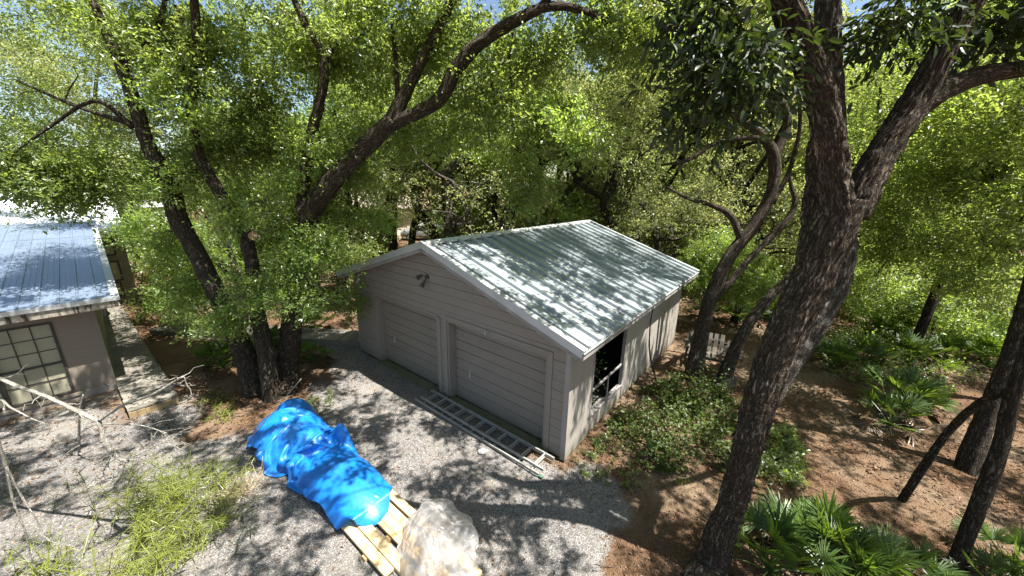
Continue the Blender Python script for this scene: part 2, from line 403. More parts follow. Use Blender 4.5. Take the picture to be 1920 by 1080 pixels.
# loose stones of the gravel drive
P = scatter_pts(200000, lambda P: (gravel_mask(P) > .55) & ~in_garage(P) & (rng.random(len(P)) < (5.5 / dens(P)) ** 1.8), -13, 4, 1, 13)
P[:, 2] = gz(P); N = len(P)
octa = np.array([(1, 0, 0), (-1, 0, 0), (0, 1, 0), (0, -1, 0), (0, 0, 1), (0, 0, -1)], float)
r = rng.uniform(.004, .0115, (N, 1, 1)) * rng.uniform(.6, 1.3, (N, 1, 3)) * rng.uniform(.75, 1.25, (N, 6, 1)); r[..., 2] *= .7
a = rng.uniform(0, 6.3, N); ca, sa = np.cos(a)[:, None], np.sin(a)[:, None]
V = octa[None] * r; V = np.stack([V[..., 0] * ca - V[..., 1] * sa, V[..., 0] * sa + V[..., 1] * ca, V[..., 2]], -1) + P[:, None]
ot = np.array([(0, 2, 4), (2, 1, 4), (1, 3, 4), (3, 0, 4), (2, 0, 5), (1, 2, 5), (3, 1, 5), (0, 3, 5)])
mb = MB(); mb.add(V.reshape(-1, 3), T=(np.arange(N)[:, None, None] * 6 + ot[None]).reshape(-1, 3), rnd=np.repeat(rng.random(N), 6))
b = NB('gravel_stone'); c = b.ramp(b.attr('rnd'), (0, (.13, .126, .12)), (.5, (.27, .258, .243)), (1, (.45, .43, .40)))
tag(mb.build('gravel', b.done(b.pbr(c, .9, spec=.15))), kind='stuff')

# ------------------------------------------------------------------ garage
W_, L_, HE, HR, OF, OE, UR = 7.208, 7.212, 2.488, 3.785, .3135, .367, 3.604
SL = (HR - HE) / (UR + OE)
def rz(u): return HR - SL * abs(u - UR)
garage = thing('garage', 'grey board-sided double garage with a shiny ribbed metal gable roof', 'garage', GO, GY)

def siding_mat(name, col, vertical=False):
    b = NB(name); co = b.co(); r = b.attr('rnd')
    st = b.noise(b.mapping(co, (9, 9, .7) if vertical else (.7, .7, 16)), 2.2, 5, .6); bl = b.noise(co, 1.1, 5, .6)
    c = b.mix(b.ramp(st, (.3, 0.), (.7, 1.)), tuple(x * .90 for x in col), tuple(x * 1.05 for x in col))
    c = b.mix(b.math('MULTIPLY', r, .16), c, tuple(x * .78 for x in col))
    c = b.mix(b.ramp(bl, (.5, 0.), (.75, .4)), c, (col[0] * .72, col[1] * .76, col[2] * .66))
    pe = b.noise(b.mapping(co, (3, 3, 1.2)), 3.2, 7, .72); c = b.mix(b.ramp(pe, (.66, 0.), (.72, .5)), c, tuple(min(.6, x * 1.3) for x in col))
    dk_ = b.noise(b.mapping(co, (2.2, 2.2, .35)), 2.2, 6, .7); c = b.mix(b.ramp(dk_, (.56, 0.), (.76, .4)), c, tuple(x * .55 for x in col))
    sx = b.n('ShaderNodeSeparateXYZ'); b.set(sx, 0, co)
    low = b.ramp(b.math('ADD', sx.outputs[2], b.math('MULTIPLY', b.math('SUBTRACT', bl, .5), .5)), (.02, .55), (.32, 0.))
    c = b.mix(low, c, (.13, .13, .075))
    return b.done(b.pbr(c, .7, normal=b.bump(st, .006, .6), spec=.25))
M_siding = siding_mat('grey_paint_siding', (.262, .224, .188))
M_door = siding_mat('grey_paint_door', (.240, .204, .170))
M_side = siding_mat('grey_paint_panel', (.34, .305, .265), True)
M_trimw = plain('weathered_trim', (.33, .30, .28), .75, 0, .35, 3, .4)
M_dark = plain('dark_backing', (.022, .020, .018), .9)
M_floor = plain('concrete_floor', (.16, .15, .14), .9, 0, .4, 2)
def metal_mat(name, col, rough, metal):
    b = NB(name); co = b.co()
    n = b.noise(b.mapping(co, (2, 2, 2)), 1.5, 5, .6); n2 = b.noise(b.mapping(co, (.6, 30, 1)), 1.2, 3)
    c = b.mix(b.ramp(n, (.35, 0.), (.7, 1.)), tuple(x * .86 for x in col), col)
    c = b.mix(b.ramp(b.noise(co, 7, 5, .7), (.64, 0.), (.78, .25)), c, (.30, .28, .24))
    c = b.mix(b.ramp(n2, (.5, 0.), (.8, .15)), c, tuple(x * .75 for x in col))
    r = b.math('ADD', b.math('MULTIPLY', n, .2), rough - .1)
    return b.done(b.pbr(c, r, metal, b.bump(n2, .002, .3), .5))
M_roof = metal_mat('galvanised_roof', (.345, .385, .395), .42, .45)
M_roofb = metal_mat('galvanised_roof_house', (.27, .34, .44), .38, .55)
M_flash = metal_mat('metal_flashing', (.52, .53, .53), .45, .4)

D1, D2, DT = (1.02, 3.668), (3.998, 6.744), 2.05
# backing wall (gable) with the two door openings
mb = MB()
zu = lambda u: rz(u) - .10
mb.prism([(0, 0), (D1[0], 0), (D1[0], DT), (0, DT)], .02, .12)
mb.prism([(D1[1], 0), (D2[0], 0), (D2[0], DT), (D1[1], DT)], .02, .12)
mb.prism([(D2[1], 0), (W_ - .1, 0), (W_ - .1, DT), (D2[1], DT)], .02, .12)
mb.prism([(0, DT), (W_ - .1, DT), (W_ - .1, zu(W_ - .1)), (UR, zu(UR)), (0, zu(0))], .02, .12)
mb.build('wall_frame', M_dark, garage)
mb = MB(); z = .05; bh = .197
while z < HR - .15:
    z1 = z + bh - .007
    def lim(zz):
        h = (HR - .10 - zz) / SL; return max(0.004, UR - h), min(W_ - .004, UR + h)
    if HR - .10 - z1 <= .02:
        a, c = lim(z); mb.prism([(a, z), (c, z), (UR, HR - .105)], 0, .02); break
    cuts = [0, W_]
    sp = [(-1, 99)]
    if z < DT:
        sp = [(-1, D1[0]), (D1[1], D2[0]), (D2[1], 99)]
        if z1 > DT: z1 = DT
    a0, c0 = lim(z); a1, c1 = lim(z1)
    for s0, s1 in sp:
        # random butt joints
        xs = [max(a0, s0), min(c0, s1)]
        if xs[1] - xs[0] > 4 and rng.random() < .7: xs.insert(1, rng.uniform(xs[0] + 1, xs[1] - 1))
        for p, q in zip(xs[:-1], xs[1:]):
            p1 = max(p, a1) if p <= a0 + 1e-6 else p; q1 = min(q, c1) if q >= c0 - 1e-6 else q
            e = .002 if q < xs[-1] else 0
            j = rng.normal(0, .0015)
            mb.prism([(p, z), (q - e, z), (q1 - e, z1), (p1, z1)], j, .02)
    z = z + bh if z1 != DT else DT + .004
mb.build('front_siding', M_siding, garage)
# doors
for (a, c) in (D1, D2):
    mb = MB(); z = .03
    hs = [.30, .235, .235, .27, .235, .235, .27, .235]
    for k, hh in enumerate(hs):
        z1 = min(z + hh - .010, DT - .022); mb.box(a + .056, c - .056, .205 + rng.normal(0, .0012), .23, z, z1); z += hh
    d = mb.build('garage_door', M_door, garage, bevel=.002)
    bk = MB(); bk.box(a + .004, c - .004, .231, .25, .03, DT); bk.build('door_backing', M_dark, d)
    m2 = MB(); hx = a + .53; m2.box(hx - .014, hx + .014, .190, .203, .70, .88); m2.bar((hx, .175, .735), (hx, .175, .845), .016, .016, (0, 1, 0)); m2.box(hx - .035, hx + .035, .18, .203, .70, .72)
    m2.build('handle', M_flash, d, bevel=.002)
    m2 = MB(); m2.box(a + .002, c - .002, -.06, .16, -.02, .028); m2.build('sill_board', plain('mossy_sill_board', (.15, .145, .09), .85, 0, .4), garage)
mb = MB()   # jambs and heads
for (a, c) in (D1, D2):
    mb.box(a + .003, a + .045, .003, .226, .03, DT - .003); mb.box(c - .045, c - .003, .003, .226, .03, DT - .003); mb.box(a + .046, c - .046, .003, .226, DT - .045, DT - .003)
build_each(mb, 'door_jamb', M_siding, garage)
mb = MB()
for (a, c, lt) in ((D1[0], D1[1], 0), (D2[0], D2[1], 1)):
    mb.box(c + .004, c + .105, -.022, -.004, .02, DT + .10 * lt)
    mb.box(a - .105, a - .004, -.022, -.004, .02, DT + .10 * lt) if lt else None
mb.box(D2[0], D2[1], -.022, -.004, DT + .006, DT + .10)
mb.box(D1[0], D1[1], -.014, -.004, DT + .006, DT + .05)
build_each(mb, 'door_trim', M_siding, garage, .003)
mb = MB(); mb.box(W_ - .09, W_ + .012, -.02, -.004, .02, rz(W_) - .13); mb.box(W_ + .002, W_ + .02, -.02, .09, .02, rz(W_) - .13); mb.build('corner_trim', M_side, garage, bevel=.003)
mb = MB(); mb.box(-.014, -.002, -.016, .08, .02, rz(0) - .13)
mb.build('corner_trim', M_side, garage, bevel=.003)
# right wall
ZT = rz(W_) - .105
mb = MB()
for bx_ in ((W_ - .08, W_, .0, .93, .02, ZT), (W_ - .08, W_ + .006, 2.64, 4.07, .10, ZT), (W_ - .08, W_ - .002, 4.10, L_, .04, ZT)):
    mb = MB(); mb.box(*bx_); mb.build('side_panel', M_side, garage)
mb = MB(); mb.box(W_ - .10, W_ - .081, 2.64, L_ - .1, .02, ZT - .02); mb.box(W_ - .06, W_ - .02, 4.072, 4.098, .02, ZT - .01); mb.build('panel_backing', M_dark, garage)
mb = MB(); v0 = .935
while v0 < 2.63:
    v1 = min(v0 + rng.uniform(.16, .3), 2.635); mb.box(W_ - .06, W_ - .004 + rng.normal(0, .004), v0, v1 - .006, .03 + rng.uniform(-.02, .04), .40 + rng.uniform(-.03, .02)); v0 = v1
lw = mb.build('lower_wall', M_side, garage)
mb = MB(); mb.box(W_ - .09, W_ + .015, .93, 2.64, .425, .455); mb.box(W_ - .07, W_ + .012, .932, .985, .456, ZT - .01); mb.box(W_ - .07, W_ + .008, 2.59, 2.637, .456, ZT - .01); mb.box(W_ - .07, W_ + .008, .986, 2.589, ZT - .07, ZT - .01)
build_each(mb, 'opening_frame', M_trimw, garage, .003)
mb = MB(); mb.box(W_ - .055, W_ - .02, .986, 2.589, .985, 1.02); mb.box(W_ - .05, W_ - .03, 1.85, 1.89, .456, .984); build_each(mb, 'opening_rail', M_trimw, garage)
mb = MB(); mb.box(0, .1, .121, L_ - .1, .0, rz(.1) - .11); mb.build('left_wall', M_side, garage)
mb = MB(); mb.prism([(0, 0), (W_, 0), (W_, zu(W_)), (UR, zu(UR)), (0, zu(0))], L_ - .1, L_ - .002); mb.build('back_wall', M_side, garage)
mb = MB(); mb.box(.1, W_ - .1, .26, L_ - .1, -.05, .012); mb.build('floor_slab', M_floor, garage)
# roof
VB = L_ + .24
def roof_half(sg):
    e = UR + sg * (UR + OE); mb = MB(); th = .022
    mb.prism([(UR, HR), (e, HE), (e, HE - th), (UR, HR - th)], -OF, VB)
    ax = np.array([sg * (UR + OE), 0, HE - HR]); Ls = np.linalg.norm(ax); ax /= Ls; nz = np.array([sg * SL, 0, 1.]); nz /= np.linalg.norm(nz); ay = np.array([0, 1., 0])
    c0 = np.array([(UR + e) / 2, 0, (HR + HE) / 2])
    v = -OF + .20
    while v < VB - .05:
        A = c0 + ay * v - ax * (Ls / 2 - .13); B_ = c0 + ay * v + ax * Ls / 2
        pr = [(-.052, -.002), (.052, -.002), (.038, .058), (-.038, .058)]
        V = [p + ay * a_ + nz * h_ for p in (A, B_) for a_, h_ in pr]
        mb.add(V, N=[[0, 1, 2, 3][::-1], [4, 5, 6, 7], [0, 4, 5, 1][::-1], [1, 5, 6, 2][::-1], [2, 6, 7, 3][::-1], [3, 7, 4, 0][::-1]], rnd=.5)
        for dv in (.13, .26):
            if v + dv < VB - .05: mb.obox(c0 + ay * (v + dv) + ax * .06 + nz * .002, ax, ay, nz, Ls / 2 - .07, .012, .0035)
        v += .39
    r = mb.build('roof', M_roof, garage)
    # rake trim front and back, eave trim
    for v0, v1, vf in ((-OF - .012, -OF + .115, -OF - .012), (VB - .1, VB + .012, VB + .004)):
        t = MB(); t.obox(c0 + ay * (v0 + v1) / 2 + nz * .038, ax, ay, nz, Ls / 2 + .012, (v1 - v0) / 2, .003)
        t.obox(c0 + ay * (vf + .004) + nz * -.035, ax, ay, nz, Ls / 2 + .012, .0035, .069); t.build('rake_trim', M_flash, garage)
    f = MB()
    f.obox(c0 + ay * (-OF + .016) - nz * .105, ax, ay, nz, Ls / 2 - .02, .012, .075)
    f.obox(c0 + ay * (VB - .02) - nz * .105, ax, ay, nz, Ls / 2 - .02, .012, .075)
    f.box(min(e, e - sg * .03) - .0, max(e, e - sg * .03), -OF + .03, VB - .04, HE - .15, HE - .024)
    build_each(f, 'fascia', M_trimw, garage)
    s = MB(); s.obox(c0 + ay * (-OF / 2) - nz * .06, ax, ay, nz, Ls / 2 - .05, OF / 2 - .03, .008)
    s.prism([(UR + sg * .02, HR - .12), (e - sg * .04, HE - .12), (e - sg * .04, HE - .095), (UR + sg * .02, HR - .095)], .13, L_ - .11)
    s.build('soffit', M_trimw, garage)
    et = MB(); et.box(min(e - sg * .01, e + sg * .02), max(e - sg * .01, e + sg * .02), -OF + .02, VB - .02, HE - .045, HE - .026)
    et.build('eave_trim', M_flash, garage)
roof_half(1); roof_half(-1)
mb = MB(); w = .17
mb.add([(UR - w, -OF - .01, HR - w * SL + .03), (UR, -OF - .01, HR + .045), (UR + w, -OF - .01, HR - w * SL + .03), (UR + w, VB + .01, HR - w * SL + .03), (UR, VB + .01, HR + .045), (UR - w, VB + .01, HR - w * SL + .03),
        (UR - w, -OF - .01, HR - w * SL + .024), (UR, -OF - .01, HR + .039), (UR + w, -OF - .01, HR - w * SL + .024), (UR + w, VB + .01, HR - w * SL + .024), (UR, VB + .01, HR + .039), (UR - w, VB + .01, HR - w * SL + .024)],
       [(0, 1, 4, 5), (1, 2, 3, 4), (7, 6, 11, 10), (8, 7, 10, 9), (0, 6, 7, 1), (1, 7, 8, 2), (3, 9, 10, 4), (4, 10, 11, 5), (2, 8, 9, 3), (5, 11, 6, 0)])
mb.build('ridge_cap', M_flash, garage)
# twin flood light in the gable
M_lamp = plain('lamp_dark_metal', (.10, .095, .085), .5, .3)
fl = MB(); fl.sweep([(3.385, .0, 2.95), (3.385, -.035, 2.95)], .055, 14, sub=False); fl.bar((3.385, -.03, 2.95), (3.31, -.12, 2.99), .018, .018); fl.bar((3.385, -.03, 2.95), (3.40, -.12, 2.86), .018, .018)
flo = fl.build('flood_light', M_lamp, garage)
for p, q in (((3.31, -.10, 2.99), (3.27, -.22, 2.94)), ((3.40, -.10, 2.87), (3.40, -.20, 2.76))):
    l = MB(); p, q = np.array(p), np.array(q); l.sweep([p, p + (q - p) * .3, q], [.028, .036, .062], 14, sub=False); l.build('lamp_head', M_lamp, flo, smooth=False)
mb = MB(); mb.box(5.2, 5.32, -.05, -.023, 2.09, 2.12); mb.sweep([(5.26, -.05, 2.105), (5.26, -.09, 2.085)], [.02, .035], 10, sub=False); mb.build('door_light', M_flash, garage)

# leaning dead sapling on the side wall
mb = MB(); mb.sweep([G(7.55, 4.35, -.05), G(7.34, 4.18, .7), G(7.27, 4.10, 1.5), G(7.30, 4.09, 2.3)], [.025, .02, .016, .01], 8, rough=.008, k=20)
tag(mb.build('leaning_sapling', M_oak, smooth=True), 'thin dark bare stem leaning against the garage side wall', 'stem')

# ------------------------------------------------------------------ house at the left
HB = G(-2.57, -4.98); HZ = GY - .045
house = thing('house', 'taupe house with a low blue-grey ribbed metal roof and gridded window', 'house', HB, HZ)
HX = np.array([math.cos(HZ), math.sin(HZ), 0]); HY = np.array([-math.sin(HZ), math.cos(HZ), 0])
def hloc(p): q = np.asarray(p) - HB; return np.array([q @ HX, q @ HY, q[2]])
M_hwall = siding_mat('taupe_house_wall', (.225, .185, .15))
ZE, HS, RX = 2.42, .105, -8.6
def hz(x): return ZE + HS * (.57 - x)
wy0, wy1 = -2.45, -.62      # window span
mb = MB()
mb.box(-.12, 0, wy1, 0, -.05, 2.3); mb.box(-.12, 0, wy0, wy1 - .0001, -.05, .2); mb.box(-.12, 0, wy0, wy1 - .0001, 1.93, 2.3); mb.box(-.12, 0, -9, wy0 - .0001, -.05, 2.3)
mb.prism([(-.121, -.05), (RX - 4, -.05), (RX - 4, hz(RX + 4) - .14), (RX, hz(RX) - .14), (-.121, hz(-.121) - .14)], -.12, 0)
mb.build('wall', M_hwall, house)
mb = MB(); mb.box(-.02, .035, -9, .03, -.06, .16); mb.build('foundation', plain('foundation_block', (.27, .235, .205), .9, 0, .35, 4, .5), house)
mb = MB(); mb.box(-.005, .028, -.09, .028, .17, 2.28); mb.box(-2.0, -.006, .002, .028, .17, .3); mb.build('corner_board', M_hwall, house)
# roof with ribs and a lap joint
mb = MB(); y0, y1 = -9, .45
mb.prism([(.57, ZE), (RX, hz(RX)), (RX - 5, hz(RX) - .5), (RX - 5, hz(RX) - .53), (RX, hz(RX) - .03), (.57, ZE - .03)], y0, y1)
ax = np.array([RX - .57, 0, hz(RX) - ZE]); Ls = np.linalg.norm(ax); ax /= Ls; nz = np.array([HS, 0, 1]); nz /= np.linalg.norm(nz); ay = np.array([0, 1., 0])
c0 = np.array([(RX + .57) / 2, 0, (hz(RX) + ZE) / 2]); y = y1 - .05
while y > y0:
    A = c0 + ay * y - ax * Ls / 2; B_ = c0 + ay * y + ax * Ls / 2
    V = [p + ay * a_ + nz * h_ for p in (A, B_) for a_, h_ in [(-.026, -.002), (.026, -.002), (.012, .024), (-.012, .024)]]
    mb.add(V, N=[[0, 1, 2, 3], [7, 6, 5, 4], [0, 4, 5, 1], [1, 5, 6, 2], [2, 6, 7, 3], [3, 7, 4, 0]], rnd=.5)
    for dv in (-.09, -.18): mb.obox(c0 + ay * (y + dv) + nz * .002, ax, ay, nz, Ls / 2 - .02, .012, .004)
    y -= .27
mb.obox(c0 + ay * (y0 + y1) / 2 + ax * 1.9 + nz * .006, ax, ay, nz, .03, (y1 - y0) / 2, .012)
mb.build('roof', M_roofb, house)
mb = MB(); mb.obox(c0 + ay * (y1 + .012) - nz * .04, ax, ay, nz, Ls / 2, .012, .075); mb.box(.57, .60, y0, y1 + .02, ZE - .1, ZE - .006)
mb.obox(c0 + ay * (y1 - .05) + nz * .028, ax, ay, nz, Ls / 2, .06, .004)
mb.build('roof_trim', M_flash, house)
b = NB('stained_fascia'); co = b.co(); f = b.ramp(b.noise(b.mapping(co, (1, 6, 1)), 1.6, 5, .7), (.42, (.05, .04, .03)), (.5, (.30, .26, .21)), (.7, (.42, .38, .33)))
mb = MB(); mb.box(.53, .566, y0, y1 - .02, ZE - .26, ZE - .035); mb.build('fascia', b.done(b.pbr(f, .85)), house)
mb = MB(); mb.box(.004, .529, y0, y1 - .03, ZE - .17, ZE - .14); mb.prism([(.52, ZE - .14), (RX, hz(RX) - .14), (RX, hz(RX) - .12), (.52, ZE - .12)], .03, y1 - .03); mb.build('soffit', M_trimw, house)
mb = MB(); mb.sweep([(.55, .2, 2.12), (.50, .2, 2.05), (.42, .21, 2.0)], [.02, .05, .055], 10, sub=False); mb.bar((.45, .2, 2.25), (.5, .2, 2.1), .02, .02); mb.build('eave_light', M_lamp, house)
# gridded window
M_frame = plain('dark_window_frame', (.055, .048, .04), .5)
b = NB('blind_behind_glass'); co = b.co(); sx = b.n('ShaderNodeSeparateXYZ'); b.set(sx, 0, co)
w = b.math('FRACT', b.math('MULTIPLY', sx.outputs[2], 22.)); bn = b.noise(co, 2.2, 4)
c = b.mix(b.ramp(w, (.0, .6), (.25, 0.)), (.33, .305, .215), (.13, .12, .08)); c = b.mix(b.ramp(bn, (.4, 0.), (.7, .5)), c, (.23, .215, .15))
p_ = b.n('ShaderNodeBsdfPrincipled'); b.set(p_, 'Base Color', c); p_.inputs['Roughness'].default_value = .7; p_.inputs['Coat Weight'].default_value = .35; p_.inputs['Coat Roughness'].default_value = .04
M_blind = b.done(p_.outputs[0])
def sash_window(parent, x, y0, y1, z0, z1, units, rows_up, rows_lo, cols):
    fr = MB(); fr.box(x - .06, x + .02, y0, y1, z1 - .045, z1); fr.box(x - .06, x + .03, y0 - .04, y1 + .04, z0 - .03, z0 + .03)
    for yy in (y0, y1 - .045): fr.box(x - .06, x + .02, yy, yy + .045, z0 + .031, z1 - .046)
    du = (y1 - y0) / units
    for k in range(1, units): fr.box(x - .06, x + .02, y0 + du * k - .035, y0 + du * k + .035, z0 + .031, z1 - .046)
    wo = fr.build('window', M_frame, parent)
    pn = MB(); pn.box(x - .07, x - .045, y0 + .03, y1 - .03, z0 + .02, z1 - .03); pn.build('pane', M_blind, wo)
    mu = MB(); zm = (z0 + z1) / 2 - .1
    for k in range(units):
        a, c = y0 + du * k + .036, y0 + du * (k + 1) - .036
        mu.box(x - .044, x - .005, a, c, zm - .022, zm + .022)
        for lo, hi, n_, in ((z0 + .031, zm - .023, rows_lo), (zm + .023, z1 - .046, rows_up)):
            for j in range(1, n_): zz = lo + (hi - lo) * j / n_; mu.box(x - .044, x - .028, a, c, zz - .008, zz + .008)
            for j in range(1, cols): yy = a + (c - a) * j / cols; mu.box(x - .0435, x - .026, yy - .008, yy + .008, lo, hi)
    mu.build('muntins', M_frame, wo)
sash_window(house, 0, wy0, wy1, .2, 1.93, 2, 3, 2, 3)
mb = MB(); mb.box(.003, .06, wy0 - .05, wy1 + .12, .10, .168); mb.build('window_sill', M_hwall, house)
# rear wing of the house
q = hloc(at(262, 563)); qx, qy = q[0], q[1]
mb = MB(); mb.box(qx - 6, qx, -6, qy, -.05, 2.86); mb.build('rear_wing', M_hwall, house)
mb = MB(); mb.prism([(qx + .3, 2.9), (qx - 7, 4.15), (qx - 7, 4.2), (qx + .3, 2.95)], -9, qy + .15)
mb.build('rear_roof', plain('white_metal_roof', (.74, .75, .76), .45, .1, .12, 1.), house)
mb = MB(); mb.box(qx + .29, qx + .32, -9, qy + .17, 2.80, 2.975); mb.build('rear_fascia', plain('white_fascia', (.5, .48, .45), .7, 0, .3), house)
for (a, b_, c, d_) in ((194, 213, 458, 480), (204, 222, 488, 528), (214, 227, 528, 556)):
    pa = hloc(onplane((a, d_), HX, HB + HX * qx)); pb = hloc(onplane((b_, c), HX, HB + HX * qx))
    f = MB(); y0_, y1_, z0_, z1_ = pa[1], pb[1], max(.1, pa[2]), pb[2]
    f.box(qx + .002, qx + .05, y0_, y1_, z0_, z0_ + .05); f.box(qx + .002, qx + .05, y0_, y1_, z1_ - .05, z1_)
    f.box(qx + .002, qx + .05, y0_, y0_ + .05, z0_ + .051, z1_ - .051); f.box(qx + .002, qx + .05, y1_ - .05, y1_, z0_ + .051, z1_ - .051)
    wo = f.build('window', M_frame, house); g_ = MB(); g_.box(qx + .001, qx + .02, y0_ + .05, y1_ - .05, z0_ + .05, z1_ - .05); g_.build('pane', M_blind, wo)

# ------------------------------------------------------------------ boardwalk and path
b = NB('grey_deck_wood'); r = b.attr('rnd'); n = b.noise(b.mapping(b.co(), (3, 3, 3)), 3, 5, .7)
c = b.mix(r, (.14, .125, .105), (.25, .228, .198)); c = b.mix(b.ramp(n, (.4, 0.), (.7, .6)), c, (.13, .125, .08))
M_deck = b.done(b.pbr(c, .85, normal=b.bump(n, .006)))
bw = MB(); u0 = -.64
while u0 > -12:
    bw.box(u0 - .134, u0, -4.96 + rng.normal(0, .008), -4.14 + rng.normal(0, .008), .155, .182 + rng.normal(0, .002)); u0 -= .14
bo = bw.build('boardwalk', M_deck); bo.location = tuple(GO); bo.rotation_euler = (0, 0, GY); tag(bo, kind='structure')
e = MB(); v0 = -4.955
while v0 < -4.16: e.box(-.625, -.60, v0, v0 + .128, -.03, .15 + rng.normal(0, .008)); v0 += .133
eo = e.build('end_boards', plain('yellowed_pine', (.33, .24, .13), .8, 0, .4, 4, .4), bo)
e = MB(); e.box(-11.9, -.63, -4.19, -4.15, -.03, .153); e.box(-11.9, -.63, -4.95, -4.91, -.03, .153); e.build('joist', M_deck, bo)
pw = MB(); pd = np.array([.83, .56, 0]); pd /= np.linalg.norm(pd); pn = np.array([-pd[1], pd[0], 0]); p0 = np.array([-6.55, -3.55, 0]); t = 0
while t < 7.6:
    cc = p0 + pd * (t + .067); pw.obox(cc + [0, 0, .165 + rng.normal(0, .002)], pd, pn, (0, 0, 1), .066, .42, .014); t += .14
po = pw.build('wooden_path', M_deck); po.location = tuple(GO); po.rotation_euler = (0, 0, GY); tag(po, kind='structure')
e = MB()
for sgn in (-1, 1): e.obox(p0 + pd * 3.8 + pn * sgn * .38 + np.array([0, 0, .06]), pd, pn, (0, 0, 1), 3.78, .02, .088)
e.build('joist', M_deck, po)

# ------------------------------------------------------------------ trees
def nodes(seq):
    """(px, py, Y, half-width px) -> points and radii in the world; Y None = where that pixel meets the ground"""
    P = []; r = []
    for px, py, Y_, w in seq:
        p = at(px, py) + [0, 0, -.12] if Y_ is None else aty(px, py, Y_)
        z_ = zdepth(p); P.append(p); r.append(.86 * w * z_ / FPX * z_ / np.linalg.norm(p - CC))
    return np.array(P), np.array(r)
def E_(px, py, Y_, rx, ry, rz_, k, **kw): return dict(c=aty(px, py, Y_), r=(rx, ry, rz_), k=k, **kw)
def Ew(x, y, z, rx, ry, rz_, k, **kw): return dict(c=np.array([x, y, z]), r=(rx, ry, rz_), k=k, **kw)

def crown_points(crowns, seed=0):
    g = np.random.default_rng(seed); C = []; prm = []
    for e in crowns:
        k = e['k']
        if 'box' in e:
            p = e['c'] + (g.random((k * 2, 3)) - .5) * np.array(e['r']); w = vnoise(p * [.85, .85, .4], 17) + vnoise(p * 2.1, 19) * .6 + g.random(len(p)) * .12
            p = p[w > np.median(w)]; C.append(p); prm += [e] * len(p); continue
        p = g.normal(size=(k * 3, 3)); p /= np.linalg.norm(p, axis=1)[:, None]; p *= g.random((k * 3, 1)) ** (1 / 2.2)
        p = p * np.array(e['r']) + e['c']
        w = vnoise(p * .9, 11) + g.random(len(p)) * .35
        p = p[np.argsort(-w)[:k]]
        p = p[p[:, 2] > e.get('zmin', .25)]
        if 'keep' in e: p = p[e['keep'](p)]
        C.append(p); prm += [e] * len(p)
    return np.concatenate(C), prm
def grow_twigs(mb, limbs, C, seed=0, rmax=.035, tip=.004, nseg=4):
    g = np.random.default_rng(seed + 1)
    sk = []; sr = []
    for P, r in limbs:
        q, rr = resample(P, r, .3); k0 = int(len(q) * .3); sk.append(q[k0:]); sr.append(rr[k0:])
    sk = np.concatenate(sk); sr = np.concatenate(sr)
    d0 = np.array([np.min(np.sum((sk - c) ** 2, 1)) for c in C]); order = np.argsort(d0)
    cap = len(sk) + len(C) * 4; S = np.zeros((cap, 3)); S[:len(sk)] = sk; R = np.zeros(cap); R[:len(sr)] = sr; n = len(sk)
    TP = np.zeros((len(C), 5, 3)); TR = np.zeros((len(C), 5))
    for m, i in enumerate(order):
        c = C[i]; j = int(np.argmin(np.sum((S[:n] - c) ** 2, 1))); a = S[j]; L = np.linalg.norm(c - a)
        t = np.linspace(0, 1, 5)[:, None]; p = a + (c - a) * t + g.normal(0, .07, (5, 3)) * L * np.sin(t * np.pi) + np.array([0, 0, .10]) * L * np.sin(t * np.pi)
        r0 = min(R[j] * .7, rmax, .006 + .014 * L); TP[m] = p; TR[m] = r0 + (tip - r0) * t[:, 0] if r0 > tip else tip
        S[n:n + 4] = p[1:]; R[n:n + 4] = np.maximum(TR[m][1:] * 1.0, tip); n += 4
    mb.twigs(TP, TR, nseg)
def crown_leaves(mb, C, prm, seed=0):
    g = np.random.default_rng(seed + 2)
    groups = {}
    for c, e in zip(C, prm): groups.setdefault(id(e), (e, []))[1].append(c)
    for e, cs in groups.values():
        cs = np.array(cs); n = e.get('n', 120); rc = e.get('rc', .34); L = e.get('L', .06)
        cnt = np.maximum(4, (n * g.uniform(.5, 1.5, len(cs)))).astype(int)
        cc = np.repeat(cs, cnt, axis=0); N = len(cc)
        # leaves sit along short twiglets that fan out of each clump
        T = e.get('tw', 9); tid = np.repeat(np.arange(len(cs)), cnt) * T + g.integers(0, T, N)
        td = g.normal(size=(len(cs) * T, 3)); td[:, 2] = td[:, 2] * .62 + .05; td /= np.linalg.norm(td, axis=1)[:, None]
        tl = rc * g.uniform(1.0, 2.5, len(cs) * T); tt = g.random(N) ** .7
        off = td[tid] * (tl[tid] * tt)[:, None]; off[:, 2] -= e.get('hang', .12) * rc * 2 * tt ** 2
        pos = cc + off + g.normal(size=(N, 3)) * rc * .13
        d = td[tid] * .7 + g.normal(size=(N, 3)) * .55; d[:, 2] -= e.get('hang', .12) * 1.2
        nr = g.normal(size=(N, 3)) * .7; nr[:, 2] += 1.0
        ok = pos[:, 2] > .12
        LL = L * g.uniform(.5, 1.4, N)
        mb.leaves(pos[ok], d[ok], nr[ok], LL[ok], (LL * e.get('asp', .48))[ok], fine=e.get('fine', False), droop=.12, rnd=np.clip(.5 + .30 * g.normal(size=N) + (.8 * (g.random(len(cs)) - .5)).repeat(cnt), 0, 1)[ok])
